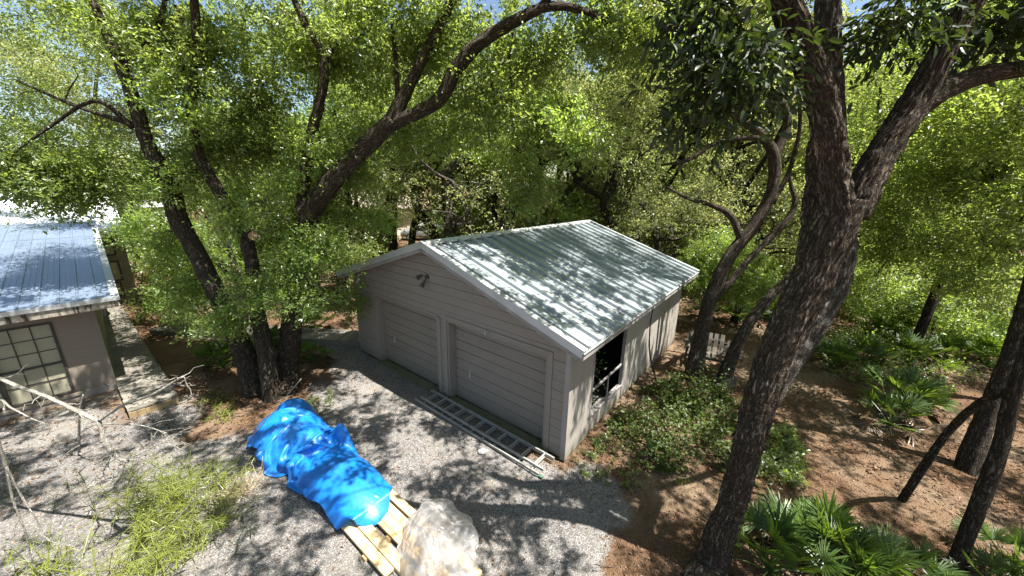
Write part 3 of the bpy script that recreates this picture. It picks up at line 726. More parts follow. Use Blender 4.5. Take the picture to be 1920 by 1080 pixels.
def tree(name, label, limbs, crowns, leaf, bark, rough=.012, k=14., nseg=14, step=None, seed=1, group=None, twig=True, rmax=.028, tip=.005, extra=None):
    base = limbs[0][0][0]
    t = thing(name, label, 'tree', (base[0], base[1], 0), 0, group)
    off = np.array([base[0], base[1], 0])
    mb = MB()
    for i, (P, r) in enumerate(limbs):
        big = r.max() > .12
        mb.sweep(P - off, r, nseg if big else max(7, nseg // 2), step if big else None, rough if big else rough * .5, k, seed + i)
    mb.build('trunk', bark, t, smooth=True)
    C, prm = crown_points(crowns, seed)
    if twig:
        tw = MB(); grow_twigs(tw, [(P - off, r) for P, r in limbs], C - off, seed, rmax, tip); tw.build('branches', bark, t, smooth=True)
    lv = MB(); crown_leaves(lv, C - off, prm, seed); lv.build('crown', leaf, t)
    if extra:
        C, prm = crown_points(extra[0], seed + 50)
        tw = MB(); grow_twigs(tw, [(P - off, r) for P, r in limbs], C - off, seed + 50, .015, tip); tw.build('shoots', bark, t, smooth=True)
        lv = MB(); crown_leaves(lv, C - off, prm, seed + 50); lv.build('shoot_leaves', extra[1], t)  # lighter leaf colour paints in the sunlit look of the low shoots
    return t

# canopy mostly out of view, thickened and thinned to shape the dappled sun: two metre cells, each shared out to the nearest of the near oaks
_cv = {}
_home = dict(t1=(3, 4), a=(-7.5, 7), b=(-5, 5.5), c=(-1.5, 8), r1=(5.5, 9), r2=(9.5, 10.5), f1=(10.5, 5.5), f2=(7.5, 2))
_g = np.random.default_rng(88)
for cx in np.arange(-8.5, 19.6, 2.0):
    for cyy in np.arange(-2., 13.1, 2.0):
        k_ = min(_home, key=lambda h: (cx - _home[h][0]) ** 2 + (cyy - _home[h][1]) ** 2)
        zc = 8.9 + .10 * max(0, cyy - 5) + _g.normal(0, .3)
        hv = 1.5 if (-7 < cx < 7.5 and 1 < cyy < 8.5) else (.55 if cyy > 9 else 1.0)  # cell density chosen for the share of sun on the ground below
        if 6.4 < cx < 15 and -1 < cyy < 7.5: hv = 1.45
        if 1 < cx < 5 and .5 < cyy < 5.5: hv = .72
        if abs(cx + 1.5) < 1.2 and abs(cyy - 2) < 1.2: hv = .25  # gap shaped to let sun reach the dead branch and bamboo
        _cv.setdefault(k_, []).append(dict(c=np.array([cx, cyy, zc]), r=(2.3, 2.3, 1.7), box=1, k=int(_g.integers(13, 19) * hv), n=225, rc=.235, L=.088, asp=.42, hang=.2))
# the big oak in front
t1 = nodes([(1322, 1095, None, 68.4), (1334, 1055, 3.78, 45.0), (1347, 1010, 3.78, 37.8), (1369, 955, 3.78, 33.3), (1391, 880, 3.78, 35.1), (1422, 760, 3.78, 37.8), (1464, 640, 3.78, 41.4), (1518, 530, 3.75, 48.6), (1560, 430, 3.72, 54.9), (1584, 370, 3.7, 52.2)])
t1l = nodes([(1572, 420, 3.7, 46), (1562, 330, 3.68, 40), (1545, 210, 3.62, 40), (1510, 105, 3.56, 38), (1472, 10, 3.5, 40), (1420, -90, 3.45, 38), (1360, -220, 3.4, 32), (1300, -420, 3.4, 24)])
t1r = nodes([(1592, 405, 3.74, 43.7), (1645, 300, 3.75, 39.9), (1710, 200, 3.74, 39.9), (1765, 100, 3.72, 38.0), (1822, 0, 3.7, 37.0), (1880, -100, 3.7, 34.2), (1950, -260, 3.8, 26.6)])
t1b = nodes([(1685, 235, 3.76, 34), (1735, 190, 3.85, 36), (1800, 155, 3.95, 34), (1870, 135, 4.0, 33), (1940, 128, 4.1, 32), (2040, 120, 4.3, 28), (2200, 60, 4.7, 22)])
t1s = nodes([(1396, 850, 3.8, 16), (1425, 780, 3.82, 22), (1462, 705, 3.95, 30), (1508, 635, 4.12, 35), (1552, 560, 4.25, 37), (1574, 485, 4.3, 38), (1568, 390, 4.25, 38), (1560, 280, 4.2, 38), (1553, 150, 4.1, 37), (1552, 30, 4.0, 37), (1560, -90, 4.0, 32), (1580, -260, 4.0, 26)])
t1d = nodes([(1490, 640, 3.95, 24), (1512, 560, 4.0, 30), (1522, 470, 4.05, 32), (1533, 380, 4.1, 32), (1545, 260, 4.12, 36)])
limbs = [t1, t1l, t1r, t1b, t1d]
knot = nodes([(1440, 790, 3.8, 30), (1498, 672, 3.95, 14)])
big = dict(n=48, rc=.20, L=.098, asp=.36, fine=True, hang=.45)
ov = dict(n=235, rc=.235, L=.09, asp=.40, hang=.2)
big_oak = tree('oak_tree', 'large near oak with deeply furrowed bark forking into two thick limbs right of the garage', limbs,
     [E_(1300, 70, 3.5, .36, .4, .34, 20, **big), E_(1400, 70, 3.3, .30, .35, .36, 18, **big), E_(1340, 165, 3.45, .30, .3, .15, 9, **big), E_(1275, 235, 3.5, .10, .15, .14, 4, **big), E_(1430, 165, 3.5, .14, .2, .12, 4, **big),
      E_(1640, 60, 3.9, .22, .3, .34, 13, **big), E_(1720, 40, 4.0, .25, .3, .2, 8, **big), E_(1870, 40, 4.1, .28, .3, .25, 14, **big), E_(1840, 60, 4.3, .3, .3, .15, 6, **big)] + _cv['t1'],
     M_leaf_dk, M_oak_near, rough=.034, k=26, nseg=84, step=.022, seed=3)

mb = MB(); _o = np.array([t1[0][0][0], t1[0][0][1], 0]); mb.sweep(t1s[0] - _o, t1s[1], 60, .03, .026, 26, 44); mb.build('rear_stem', M_oak_lichen, big_oak, smooth=True)['label'] = 'pale lichen coated rear stem'
# the three leaning trunks by the boardwalk
A_ = nodes([(482, 735, None, 33.1), (468, 690, 8.0, 27.6), (440, 620, 8.02, 24.8), (402, 540, 8.1, 23.0), (372, 480, 8.2, 23.0), (335, 410, 8.2, 23.9), (315, 340, 8.25, 23.0), (278, 272, 8.3, 20.2), (252, 190, 8.3, 18.4), (222, 110, 8.3, 16.6), (190, 40, 8.3, 14.7), (160, -40, 8.3, 12.9), (120, -160, 8.2, 9.2)])
A2 = nodes([(258, 235, 8.3, 9), (190, 215, 8.5, 8), (120, 190, 8.7, 6), (30, 150, 9, 4)])
A3 = nodes([(250, 240, 8.3, 9), (180, 190, 8, 7), (90, 240, 7.8, 5), (10, 300, 7.6, 3)])
A4 = nodes([(232, 130, 8.3, 10), (290, 60, 8.2, 8), (320, -40, 8.1, 6)])
B_ = nodes([(512, 745, None, 26), (498, 660, 7.75, 19), (482, 580, 7.78, 18), (472, 490, 7.8, 17), (450, 425, 7.85, 17), (402, 345, 7.95, 16), (366, 268, 8, 15), (361, 180, 8, 14), (368, 80, 8, 13), (364, 0, 8, 12), (360, -120, 8, 9)])
B2 = nodes([(360, 170, 8, 10), (338, 120, 8.1, 8), (352, 80, 8.1, 6), (330, 10, 8.2, 5)])
B3 = nodes([(450, 428, 7.85, 13), (466, 440, 7.75, 12), (474, 442, 7.62, 12)])
C_ = nodes([(532, 735, None, 36.8), (538, 690, 8.3, 26.7), (548, 600, 8.32, 23.9), (556, 500, 8.35, 23.9), (566, 430, 8.38, 24.8), (615, 350, 8.3, 23.0), (685, 275, 8.25, 22.1), (738, 225, 8.2, 21.2)])
C1 = nodes([(730, 235, 8.2, 20), (768, 160, 8.2, 15), (800, 95, 8.2, 13), (845, 5, 8.2, 12), (870, -80, 8.1, 9)])
C2 = nodes([(720, 240, 8.25, 16), (775, 215, 8.1, 15), (825, 185, 8.0, 17), (855, 130, 7.95, 18), (895, 85, 7.9, 17), (960, 42, 7.8, 15), (1030, 12, 7.75, 12), (1100, 22, 7.8, 8), (1165, 60, 7.9, 5), (1230, 100, 8., 3)])
C2b = nodes([(1000, 24, 7.8, 10), (1040, -20, 7.7, 9), (1080, -120, 7.6, 6)])
C3 = nodes([(556, 470, 8.38, 20), (568, 380, 8.5, 16), (580, 270, 8.55, 14), (600, 190, 8.5, 12), (608, 108, 8.5, 12), (578, 55, 8.4, 10), (548, -10, 8.4, 8), (520, -100, 8.3, 6)])
C3b = nodes([(606, 112, 8.5, 9), (640, 75, 8.6, 7), (690, 65, 8.7, 4)])
C4 = nodes([(748, 210, 8.2, 8), (742, 120, 8.3, 6), (735, 40, 8.3, 5)])
C5 = nodes([(905, 82, 7.9, 7), (960, 60, 8.2, 4), (955, 120, 8.3, 3), (965, 190, 8.4, 2)])
m_ = dict(n=112, rc=.30, L=.088)
f_ = dict(n=150, rc=.24, L=.066, asp=.5)
ovh = dict(n=290, rc=.235, L=.075)
tree('oak_tree', 'dark oak trunk leaning furthest left of the three beside the boardwalk', [A_, A2, A3, A4],
     [E_(110, 340, 8.6, 1.5, 1.2, .75, 99, **m_), E_(40, 300, 8.2, 1.0, 1.2, 1.0, 51, **m_), E_(60, 160, 9, 1.9, 1.3, 1.1, 34, n=120, rc=.34, L=.06), E_(250, 120, 8.3, 1.3, 1.2, 1.3, 66, **m_), E_(230, 300, 8.9, .9, .9, .8, 39, **m_),
      E_(30, 30, 9, 1.8, 1.3, .6, 34, n=130, rc=.34, L=.06), E_(130, 60, 9, 1.3, 1.3, .9, 30, n=130, rc=.32, L=.06), E_(60, 250, 8.4, 1.2, 1.2, .8, 30, n=130, rc=.32, L=.06)] + _cv['a'], M_leaf, M_oak, rough=.022, k=16, nseg=30, step=.05, seed=11,
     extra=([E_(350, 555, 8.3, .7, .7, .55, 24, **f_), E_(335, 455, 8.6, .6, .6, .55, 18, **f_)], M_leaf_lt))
_fl = dict(n=90, rc=.26, L=.085)
tb = tree('oak_tree', 'slim middle trunk of the three by the boardwalk with a sawn off stub', [B_, B2, B3],
     [E_(430, 110, 8.4, 1.1, 1.1, 1.4, 75, **m_), E_(390, 300, 8.8, 1.1, 1.0, .9, 51, **m_), E_(330, 40, 8.3, .9, 1.0, .8, 33, **m_), E_(470, 260, 9, .9, .9, 1.0, 45, **m_)] + _cv['b'],
     M_leaf, M_oak, rough=.018, k=18, nseg=26, step=.05, seed=21,
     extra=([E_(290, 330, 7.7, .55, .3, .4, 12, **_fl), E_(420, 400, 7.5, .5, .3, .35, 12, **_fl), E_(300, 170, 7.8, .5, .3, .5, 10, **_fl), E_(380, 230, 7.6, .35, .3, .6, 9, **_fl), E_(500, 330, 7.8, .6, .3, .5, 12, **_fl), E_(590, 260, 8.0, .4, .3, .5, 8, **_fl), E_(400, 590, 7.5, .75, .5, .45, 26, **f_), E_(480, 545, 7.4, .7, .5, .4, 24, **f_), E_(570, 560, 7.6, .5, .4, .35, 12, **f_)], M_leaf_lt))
mb = MB(); e3 = B3[0][-1] - np.array([B_[0][0][0], B_[0][0][1], 0]); dd = B3[0][-1] - B3[0][-2]; dd /= np.linalg.norm(dd)
mb.sweep([e3, e3 + dd * .008], [.088, .087], 22, sub=False); mb.build('sawn_end', plain('fresh_cut_wood', (.34, .24, .15), .8, 0, .3, 8), tb)
tree('oak_tree', 'tall oak whose long curved limb arches up over the garage roof from the left', [C_, C1, C2, C2b, C3, C3b, C4, C5],
     [E_(690, 110, 9, 1.7, 1.2, 1.1, 117, **m_), E_(640, 60, 9.2, 1.2, 1, .8, 51, **m_), E_(930, 190, 8.5, .95, .8, .8, 54, **m_), E_(990, 330, 9.0, .6, .6, .75, 33, **m_), E_(840, 60, 8.8, 1.1, .9, .7, 60, **m_), E_(1090, 70, 8.4, 1.2, .9, .55, 54, **m_), E_(1000, 110, 8.8, 1.0, .8, .5, 45, **m_),
      E_(640, 300, 9, 1.1, .9, 1.0, 66, **m_), E_(560, 420, 9, 1.0, .8, .9, 51, **m_), E_(790, 250, 9, .9, .7, .6, 36, **m_), E_(1190, 100, 8.4, .7, .8, .6, 30, **m_)] + _cv['c'],
     M_leaf, M_oak, rough=.024, k=16, nseg=32, step=.05, seed=31,
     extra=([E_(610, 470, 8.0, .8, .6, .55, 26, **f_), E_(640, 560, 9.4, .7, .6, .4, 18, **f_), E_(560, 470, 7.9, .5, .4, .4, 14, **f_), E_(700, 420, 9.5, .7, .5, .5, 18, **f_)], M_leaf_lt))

# trees right of the garage
r1 = nodes([(1298, 712, None, 24), (1310, 650, 9.08, 18), (1332, 560, 9.1, 16), (1366, 485, 9.15, 16), (1412, 425, 9.2, 15), (1446, 360, 9.2, 15), (1452, 300, 9.2, 15), (1438, 265, 9.2, 13), (1405, 235, 9.2, 11), (1360, 205, 9.2, 9), (1300, 175, 9.3, 6), (1210, 160, 9.4, 3)])
r1b = nodes([(1452, 295, 9.2, 11), (1475, 240, 9.3, 11), (1466, 195, 9.3, 11), (1430, 172, 9.3, 9), (1398, 160, 9.4, 7), (1340, 150, 9.5, 5), (1280, 110, 9.6, 3)])
r1c = nodes([(1440, 270, 9.2, 8), (1410, 258, 9.1, 7), (1340, 270, 9.0, 6), (1290, 300, 8.9, 5), (1240, 310, 8.8, 3)])
r1d = nodes([(1390, 450, 9.18, 9), (1370, 405, 9.2, 8), (1335, 385, 9.3, 6), (1290, 372, 9.4, 4), (1250, 350, 9.5, 3)])
r1e = nodes([(1448, 380, 9.2, 8), (1480, 320, 9.4, 6), (1500, 230, 9.5, 5), (1490, 130, 9.6, 4)])
r1f = nodes([(1330, 572, 9.1, 9), (1362, 535, 9.35, 9), (1415, 475, 9.5, 8), (1460, 430, 9.6, 8), (1490, 385, 9.7, 7), (1480, 330, 9.8, 4), (1490, 270, 9.8, 1.5)])
ol = dict(n=110, rc=.34, L=.068)
tree('oak_tree', 'curved grey oak standing just behind the right corner of the garage', [r1, r1b, r1c, r1d, r1e, r1f],
     [E_(1180, 250, 10.5, 1.6, 1.4, 1.2, 44, **ol), E_(1260, 160, 10, 1.3, 1.2, .9, 36, **ol), E_(1330, 340, 10.6, 1.2, 1, .8, 24, **ol), E_(1150, 130, 10, 1.3, 1.2, .9, 36, **ol), E_(1420, 90, 10.5, 1.2, 1.2, .8, 28, **ol), E_(1240, 380, 10.5, 1., 1, .7, 18, **ol)] + _cv['r1'], M_leaf_olive, M_oak, rough=.014, k=18, nseg=20, step=.06, seed=41)
r2 = nodes([(1352, 722, None, 20), (1372, 670, 8.75, 15), (1402, 610, 8.85, 13), (1440, 560, 9.0, 13), (1475, 525, 9.1, 11), (1530, 470, 9.3, 10), (1600, 400, 9.6, 8), (1640, 300, 9.8, 6), (1650, 180, 10, 5)])
tree('oak_tree', 'thin dark oak leaning right behind the slatted bench', [r2],
     [E_(1650, 200, 10.4, 1.3, 1.2, 1.2, 50, **ol), E_(1620, 380, 10.8, 1.0, 1, 1, 34, **ol)] + _cv['r2'], M_leaf, M_oak, rough=.014, k=18, nseg=16, seed=43)
dk = dict(n=110, rc=.34, L=.088)
fr1 = nodes([(1818, 880, None, 37.4), (1838, 810, 5.85, 28.1), (1868, 730, 5.9, 22.9), (1898, 650, 5.95, 21.2), (1925, 560, 6.0, 20.4), (1950, 450, 6.0, 18.7), (1970, 300, 6.0, 15.3), (1980, 100, 6, 11.9)])
fr1b = nodes([(1945, 470, 6, 14), (1900, 350, 6.3, 10), (1850, 230, 6.6, 7), (1800, 130, 6.9, 4)])
tree('oak_tree', 'stout dark oak at the right edge rooted behind the two slimmer leaning trunks', [fr1],
     [E_(1850, 230, 7.4, .9, .9, .8, 40, **dk), E_(1900, 400, 7.2, .5, .6, .7, 22, **dk), E_(1740, 180, 7.8, .7, .7, .6, 20, **dk)] + _cv['f1'], M_leaf, M_oak, rough=.022, k=16, nseg=28, step=.05, seed=51)
fr2 = nodes([(1778, 1090, None, 27.9), (1800, 1035, 3.86, 24.6), (1838, 940, 3.9, 23.8), (1872, 850, 3.95, 23.8), (1892, 770, 4.0, 23.0), (1915, 690, 4.0, 21.3), (1960, 560, 4.1, 18.0), (2010, 380, 4.2, 14.8), (2050, 100, 4.4, 9.8)])
fr3 = nodes([(1690, 935, None, 13.1), (1735, 870, 4.85, 11.5), (1782, 805, 4.65, 11.5), (1830, 760, 4.4, 11.5), (1875, 738, 4.15, 12.3), (1915, 722, 4.05, 14.8)])
tree('oak_tree', 'dark trunk leaning out of the lower right corner with a thin crooked prop limb', [fr2, fr3],
     [] + _cv['f2'], M_leaf, M_oak, rough=.020, k=18, nseg=26, step=.05, seed=53)

# broad evergreens closing the right side
def bushy(label, base, h, crowns, seed, leaf=M_leaf, lean=(0, 0)):
    x, y = base; P = np.array([(x, y, -.1), (x + lean[0] * .3 + .1, y, h * .35), (x + lean[0] * .7 - .1, y + lean[1] * .5, h * .7), (x + lean[0], y + lean[1], h)])
    lm = [(P, np.array([.14, .11, .08, .05]))]
    g = np.random.default_rng(seed)
    for e in crowns:
        c = np.asarray(e['c']); s_ = P[1] + (P[2] - P[1]) * g.random(); md = (s_ + c) / 2 + g.normal(0, .25, 3); lm.append((np.array([s_, md, c]), np.array([.06, .045, .02])))
    return tree('evergreen_tree', label, lm, crowns, leaf, M_oak_far, rough=.01, k=14, nseg=12, seed=seed)
w_ = dict(n=105, rc=.36, L=.092)
bushy('bushy dark green tree filling the gap right of the big oak limb', (12.6, 10.5), 7, [E_(1720, 330, 10, 1.3, 1.2, 1.1, 60, **w_), E_(1700, 460, 10.5, 1.3, 1.1, .9, 50, **w_), E_(1800, 440, 9.8, 1.2, 1.1, .9, 50, **w_), E_(1640, 520, 12, 1.1, 1, .7, 30, **w_), E_(1760, 560, 11.5, 1.2, 1, .6, 34, **w_), E_(1700, 220, 10.5, 1.2, 1.1, 1, 44, **w_)], 61)
bushy('bushy dark green tree at the far right edge above the palmettos', (13.5, 7.6), 6.5, [E_(1880, 440, 8, 1., 1.1, .9, 50, **w_), E_(1860, 330, 8.4, 1.2, 1.1, 1, 50, **w_), E_(1850, 530, 8.6, 1, 1, .6, 34, **w_), E_(1900, 220, 8.2, 1, 1, .9, 40, **w_), E_(1780, 250, 9, 1.1, 1, .9, 40, **w_)], 62)
bushy('dark green tree behind the thin leaning oak, low crown reaching the palmettos', (12.5, 13.5), 7, [E_(1560, 480, 14, 1.6, 1.4, 1.2, 50, **w_), E_(1640, 420, 13, 1.5, 1.3, 1.2, 54, **w_), E_(1600, 560, 13, 1.6, 1.2, .7, 36, **w_), E_(1620, 250, 13.5, 1.6, 1.4, 1.3, 54, **w_), E_(1480, 560, 14.5, 1.5, 1.2, .8, 36, **w_)], 63)
bushy('bright green sapling between the garage and the curved grey oak', (8.6, 13.2), 3.6, [E_(1350, 470, 13, 1.2, 1.1, .8, 60, n=220, rc=.32, L=.075), E_(1400, 530, 12.6, 1.1, 1, .6, 44, n=220, rc=.32, L=.075), E_(1300, 520, 13, .7, .8, .5, 22, n=220, rc=.32, L=.075)], 64, M_leaf_lt)
bushy('young light green tree behind the boardwalk left of the three trunks', (-9.8, 12.4), 4.6, [E_(300, 420, 12, 1.2, 1, 1., 50, **w_), E_(370, 470, 11.5, 1, 1, .9, 44, **w_), E_(320, 560, 11, .9, .8, .5, 26, **w_)], 65, M_leaf_lt)
bushy('dense green shrubby tree beyond the path left of the garage', (-7.2, 17.2), 6, [E_(600, 420, 15, 1.5, 1.2, 1., 60, **w_), E_(660, 470, 14, 1.2, 1.1, .7, 44, **w_), E_(540, 500, 14, 1.2, 1, .7, 40, **w_), E_(680, 390, 16, 1.3, 1, .8, 36, **w_)], 66)

# crooked oaks beyond the garage
md = dict(n=110, rc=.5, L=.105); bk_ = dict(n=115, rc=.44, L=.098)
k1 = nodes([(848, 462, 20, 16), (842, 400, 20, 14), (838, 335, 20, 13), (850, 315, 20, 15), (872, 300, 20, 15), (905, 300, 20, 10), (930, 298, 20, 8), (960, 290, 20.2, 6), (980, 270, 20.4, 5), (1020, 275, 20.6, 3)])
k1[0][0][2] = -.2
k1b = nodes([(840, 330, 20, 11), (800, 328, 20, 9), (760, 334, 20, 9), (742, 340, 20, 9), (728, 385, 20, 9), (712, 440, 20, 10)])
k1c = nodes([(798, 328, 20, 8), (806, 290, 20.3, 6), (812, 250, 20.5, 4)])
k1d = nodes([(950, 295, 20.1, 5), (985, 330, 20, 4), (1010, 355, 20, 3)])
tree('oak_tree', 'crooked brown oak with a level elbow limb seen over the garage ridge', [k1, k1b, k1c, k1d],
     [E_(860, 250, 21, 3, 2, 1.2, 54, **md), E_(980, 240, 21, 2.6, 2, 1.2, 46, **md), E_(770, 290, 21, 2, 1.6, 1.0, 30, **md), E_(900, 350, 22, 2.2, 1.6, .8, 20, **md)], M_leaf_olive, M_oak_pale, rough=.02, k=10, nseg=16, step=.12, seed=71, tip=.008)
k2 = nodes([(925, 450, 19, 16), (950, 410, 19, 14), (972, 375, 19, 13), (990, 362, 19, 13), (1008, 350, 19.2, 12), (1010, 330, 19.4, 7), (1025, 300, 19.6, 5), (1040, 270, 19.8, 4)])
k2[0][0][2] = -.2
k2b = nodes([(1000, 470, 21, 9), (1020, 415, 21, 9), (1045, 380, 21, 8), (1080, 345, 21, 7), (1110, 320, 21, 5), (1150, 300, 21, 4)])
k2b[0][0][2] = -.1
tree('oak_tree', 'leaning oak with a blunt hooked limb just above the middle of the garage ridge', [k2, k2b],
     [E_(1060, 270, 19.5, 2.4, 1.8, 1.3, 46, **md), E_(1150, 330, 19, 2.2, 1.6, 1.2, 54, **md), E_(1100, 200, 20, 2.4, 2, 1.2, 54, **md), E_(1040, 130, 17, 2., 1.6, 1.4, 64, **bk_), E_(1170, 90, 17, 2., 1.6, 1.4, 60, **bk_), E_(1200, 230, 17.5, 2, 1.6, 1.3, 50, **bk_), E_(1220, 390, 17, 2., 1.4, 1.0, 50, **bk_), E_(1130, 400, 19, 2., 1.4, .8, 40, **bk_)], M_leaf_olive, M_oak_pale, rough=.02, k=10, nseg=16, step=.12, seed=72, tip=.008)
k3 = nodes([(768, 470, 24, 8), (775, 430, 24, 8), (784, 400, 24, 8), (780, 350, 24, 7), (776, 300, 24, 5), (770, 230, 24, 1.5)]); k3[0][0][2] = -.1
k3b = nodes([(830, 455, 25, 9), (808, 425, 25, 9), (790, 402, 24.5, 8), (784, 398, 24.2, 7)]); k3b[0][0][2] = -.1
tree('oak_tree', 'dark forked trunk standing in front of the parked car', [k3, k3b], [E_(800, 290, 25, 2.4, 2, 1.4, 44, **md), E_(720, 260, 24, 2.2, 2, 1.4, 40, **md)], M_leaf, M_oak_far, rough=.02, k=10, nseg=12, step=.15, seed=73, tip=.008)
k4 = nodes([(738, 480, 21, 9), (737, 430, 21, 9), (738, 380, 21, 8), (735, 320, 21, 7), (725, 250, 21, 4), (715, 180, 21, 1.2)]); k4[0][0][2] = -.1
tree('oak_tree', 'straight dark trunk left of the white house', [k4], [E_(660, 300, 21, 2.4, 2, 1.4, 50, **md), E_(720, 200, 21.5, 2.4, 2, 1.4, 44, **md)], M_leaf, M_oak_far, rough=.02, k=10, nseg=12, step=.15, seed=74, tip=.008)
bk = dict(n=105, rc=.40, L=.105)
k7 = nodes([(130, 560, None, 12), (150, 440, 15.5, 10), (170, 300, 15, 9), (180, 160, 15, 5), (190, 80, 15, 1.5)])
tree('oak_tree', 'leafy tree behind the house roof at the upper left', [k7], [E_(120, 230, 13, 1.5, 1.3, 1., 40, **bk), E_(250, 210, 13.5, 1.4, 1.3, 1.2, 44, **bk), E_(60, 90, 13, 1.7, 1.3, 1., 36, **bk), E_(200, 50, 13, 1.6, 1.3, .9, 40, **bk), E_(330, 120, 13.5, 1.3, 1.2, 1.3, 44, **bk), E_(20, 330, 14, 1.6, 1.3, .8, 30, **bk), E_(120, 140, 12.5, 1.4, 1.2, .9, 34, **bk), E_(300, 330, 13, 1.1, 1.1, .8, 30, **bk)], M_leaf_olive, M_oak_far, rough=.02, k=10, nseg=12, step=.12, seed=78, tip=.006)
k5 = nodes([(592, 570, None, 17), (588, 530, 14.7, 13), (583, 470, 14.8, 12), (575, 400, 14.9, 10), (600, 300, 15, 7), (590, 200, 15, 4), (610, 110, 15, 1.5)])
tree('oak_tree', 'trunk leaning behind the three left trunks, near the lattice', [k5], [E_(560, 280, 15., 2, 1.6, 1.2, 60, **bk), E_(470, 370, 14.5, 1.4, 1.3, 1, 40, **bk), E_(480, 160, 14, 1.7, 1.4, 1.5, 56, **bk), E_(600, 120, 14.5, 1.8, 1.4, 1.4, 60, **bk), E_(420, 260, 14, 1.2, 1.2, 1.1, 34, **bk), E_(540, 60, 15, 1.8, 1.5, 1., 40, **bk)], M_leaf, M_oak_far, rough=.02, k=10, nseg=14, step=.1, seed=75, tip=.006)
k6 = nodes([(641, 562, None, 13), (640, 520, 15.4, 11), (642, 470, 15.5, 10), (655, 400, 15.6, 8), (650, 320, 15.8, 6), (680, 220, 15.8, 3), (700, 150, 15.8, 1.2)])
tree('oak_tree', 'slim brown trunk next to the left eave of the garage', [k6], [E_(680, 330, 16, 1.8, 1.5, 1.1, 44, **bk), E_(760, 180, 15.5, 2, 1.5, 1.5, 70, **bk), E_(700, 240, 15, 1.5, 1.3, 1.1, 44, **bk), E_(880, 120, 15.5, 2, 1.6, 1.4, 64, **bk), E_(900, 240, 16, 1.8, 1.5, 1.2, 50, **bk)], M_leaf, M_oak_far, rough=.02, k=10, nseg=14, step=.1, seed=76, tip=.006)

# the dense woods behind: five grown individuals, copied with their parts
protos = []
wd = dict(n=165, rc=.54, L=.15, asp=.52)
for i in range(5):
    g = np.random.default_rng(100 + i); H = 11.
    P = np.array([(0, 0, -.15), (.2, .1, 1.6), (.5 * g.normal(), .5 * g.normal(), 3.6), (.8 * g.normal(), .8 * g.normal(), 6.)])
    lm = [(P, np.array([.24, .17, .15, .11]))]; cr = []
    for q in range(7):
        a = q * 2.4 + g.random(); rr = g.uniform(1.2, 3.0); zz = g.uniform(4.2, 10.2)
        c = np.array([math.cos(a) * rr, math.sin(a) * rr, zz]); s_ = P[2] if q % 2 else P[3]
        lm.append((np.array([s_, (s_ + c) / 2 + g.normal(0, .5, 3), c]), np.array([.10, .08, .03])))
        cr.append(dict(c=c, r=(1.7, 1.7, 1.0), k=19, **wd))
    cr.append(dict(c=np.array([0, 0, 10.]), r=(1.8, 1.8, 1.2), k=20, **wd)); cr.append(dict(c=np.array([g.normal(), g.normal(), 3.]), r=(2., 2., 1.), k=9, **wd))
    protos.append(tree('woodland_tree', 'tall leafy oak among the dense woods behind the garage', lm, cr, [M_leaf_olive, M_leaf_lt, M_leaf_olive, M_leaf, M_leaf_olive][i], M_oak_far, rough=.02, k=9, nseg=10, step=.2, seed=100 + i, group='oaks of the dense woods behind', tip=.008))
def dup(root):
    r = root.copy(); COL.objects.link(r)
    for ch in root.children:
        c = ch.copy(); COL.objects.link(c); c.parent = r
        for g_ in ch.children:
            d = g_.copy(); COL.objects.link(d); d.parent = c
    return r
spots = []; g = np.random.default_rng(5)
for Yr, n_, jit in ((18.5, 7, 1.2), (23, 10, 1.5), (28, 12, 2), (34, 14, 2.5), (42, 16, 3), (52, 18, 4)):
    for j in range(n_):
        q = -.85 + (2.35) * (j + .5) / n_ + g.normal(0, .03); y = Yr + g.uniform(-jit, jit); x = q * y * .92
        if Yr < 20 and -.55 < q < .25: continue
        if y < 37 and abs(x / y + .29) < .05: continue
        if abs(x + 12) < 5 and 33 < y < 50: continue
        sc_ = g.uniform(.85, 1.25) * (1 + max(0, (Yr - 30)) / 60)
        if q < -.5: sc_ *= .72
        spots.append((x, y, sc_))
for i, (x, y, sc_) in enumerate(spots):
    o = protos[i] if i < 5 else dup(protos[int(g.integers(0, 5))])
    o.location = (x, y, 0); o.rotation_euler = (0, 0, g.uniform(0, 6.3)); o.scale = (sc_,) * 3
up = []
for i in range(3):
    cr = [dict(c=np.array([g.normal(0, .5), g.normal(0, .4), .9]), r=(1.9, 1.5, 1.0), k=34, n=230, rc=.42, L=.12, asp=.5, zmin=.15)]
    lm = [(np.array([(0, 0, -.1), (.1, .05, .5), (.2, .1, 1.1)]), np.array([.05, .04, .02])), (np.array([(0, 0, .2), (-.4, .2, .8), (-.8, .3, 1.3)]), np.array([.04, .03, .015]))]
    up.append(tree('understory_shrub', 'leafy shrub filling the woodland floor behind the garage', lm, cr, [M_leaf, M_leaf_olive, M_leaf_lt][i], M_oak_far, rough=.004, k=10, nseg=8, seed=140 + i, group='shrubs under the dense woods'))
    up[-1]['category'] = 'shrub'
n_ = 0
for Yr, cnt in ((17.5, 10), (21, 14), (25, 20), (31, 18), (38, 22), (47, 26)):
    for j in range(cnt):
        q = -.7 + 2.1 * (j + .5) / cnt + g.normal(0, .03); y = Yr + g.uniform(-2.5, 2.5); x = q * y * .92
        if y < 38 and abs(x / y + .29) < .06: continue
        if Yr < 22 and x < -2.5: continue
        if Yr < 18 and x < 1.5: continue
        if abs(x + 12) < 6 and 33 < y < 45: continue
        o = up[n_] if n_ < 3 else dup(up[int(g.integers(0, 3))]); n_ += 1; sc_ = g.uniform(.8, 1.5)
        o.location = (x, y, 0); o.rotation_euler = (0, 0, g.uniform(0, 6.3)); o.scale = (sc_, sc_, sc_ * g.uniform(.8, 1.3))
g2 = np.random.default_rng(61); mb = MB()
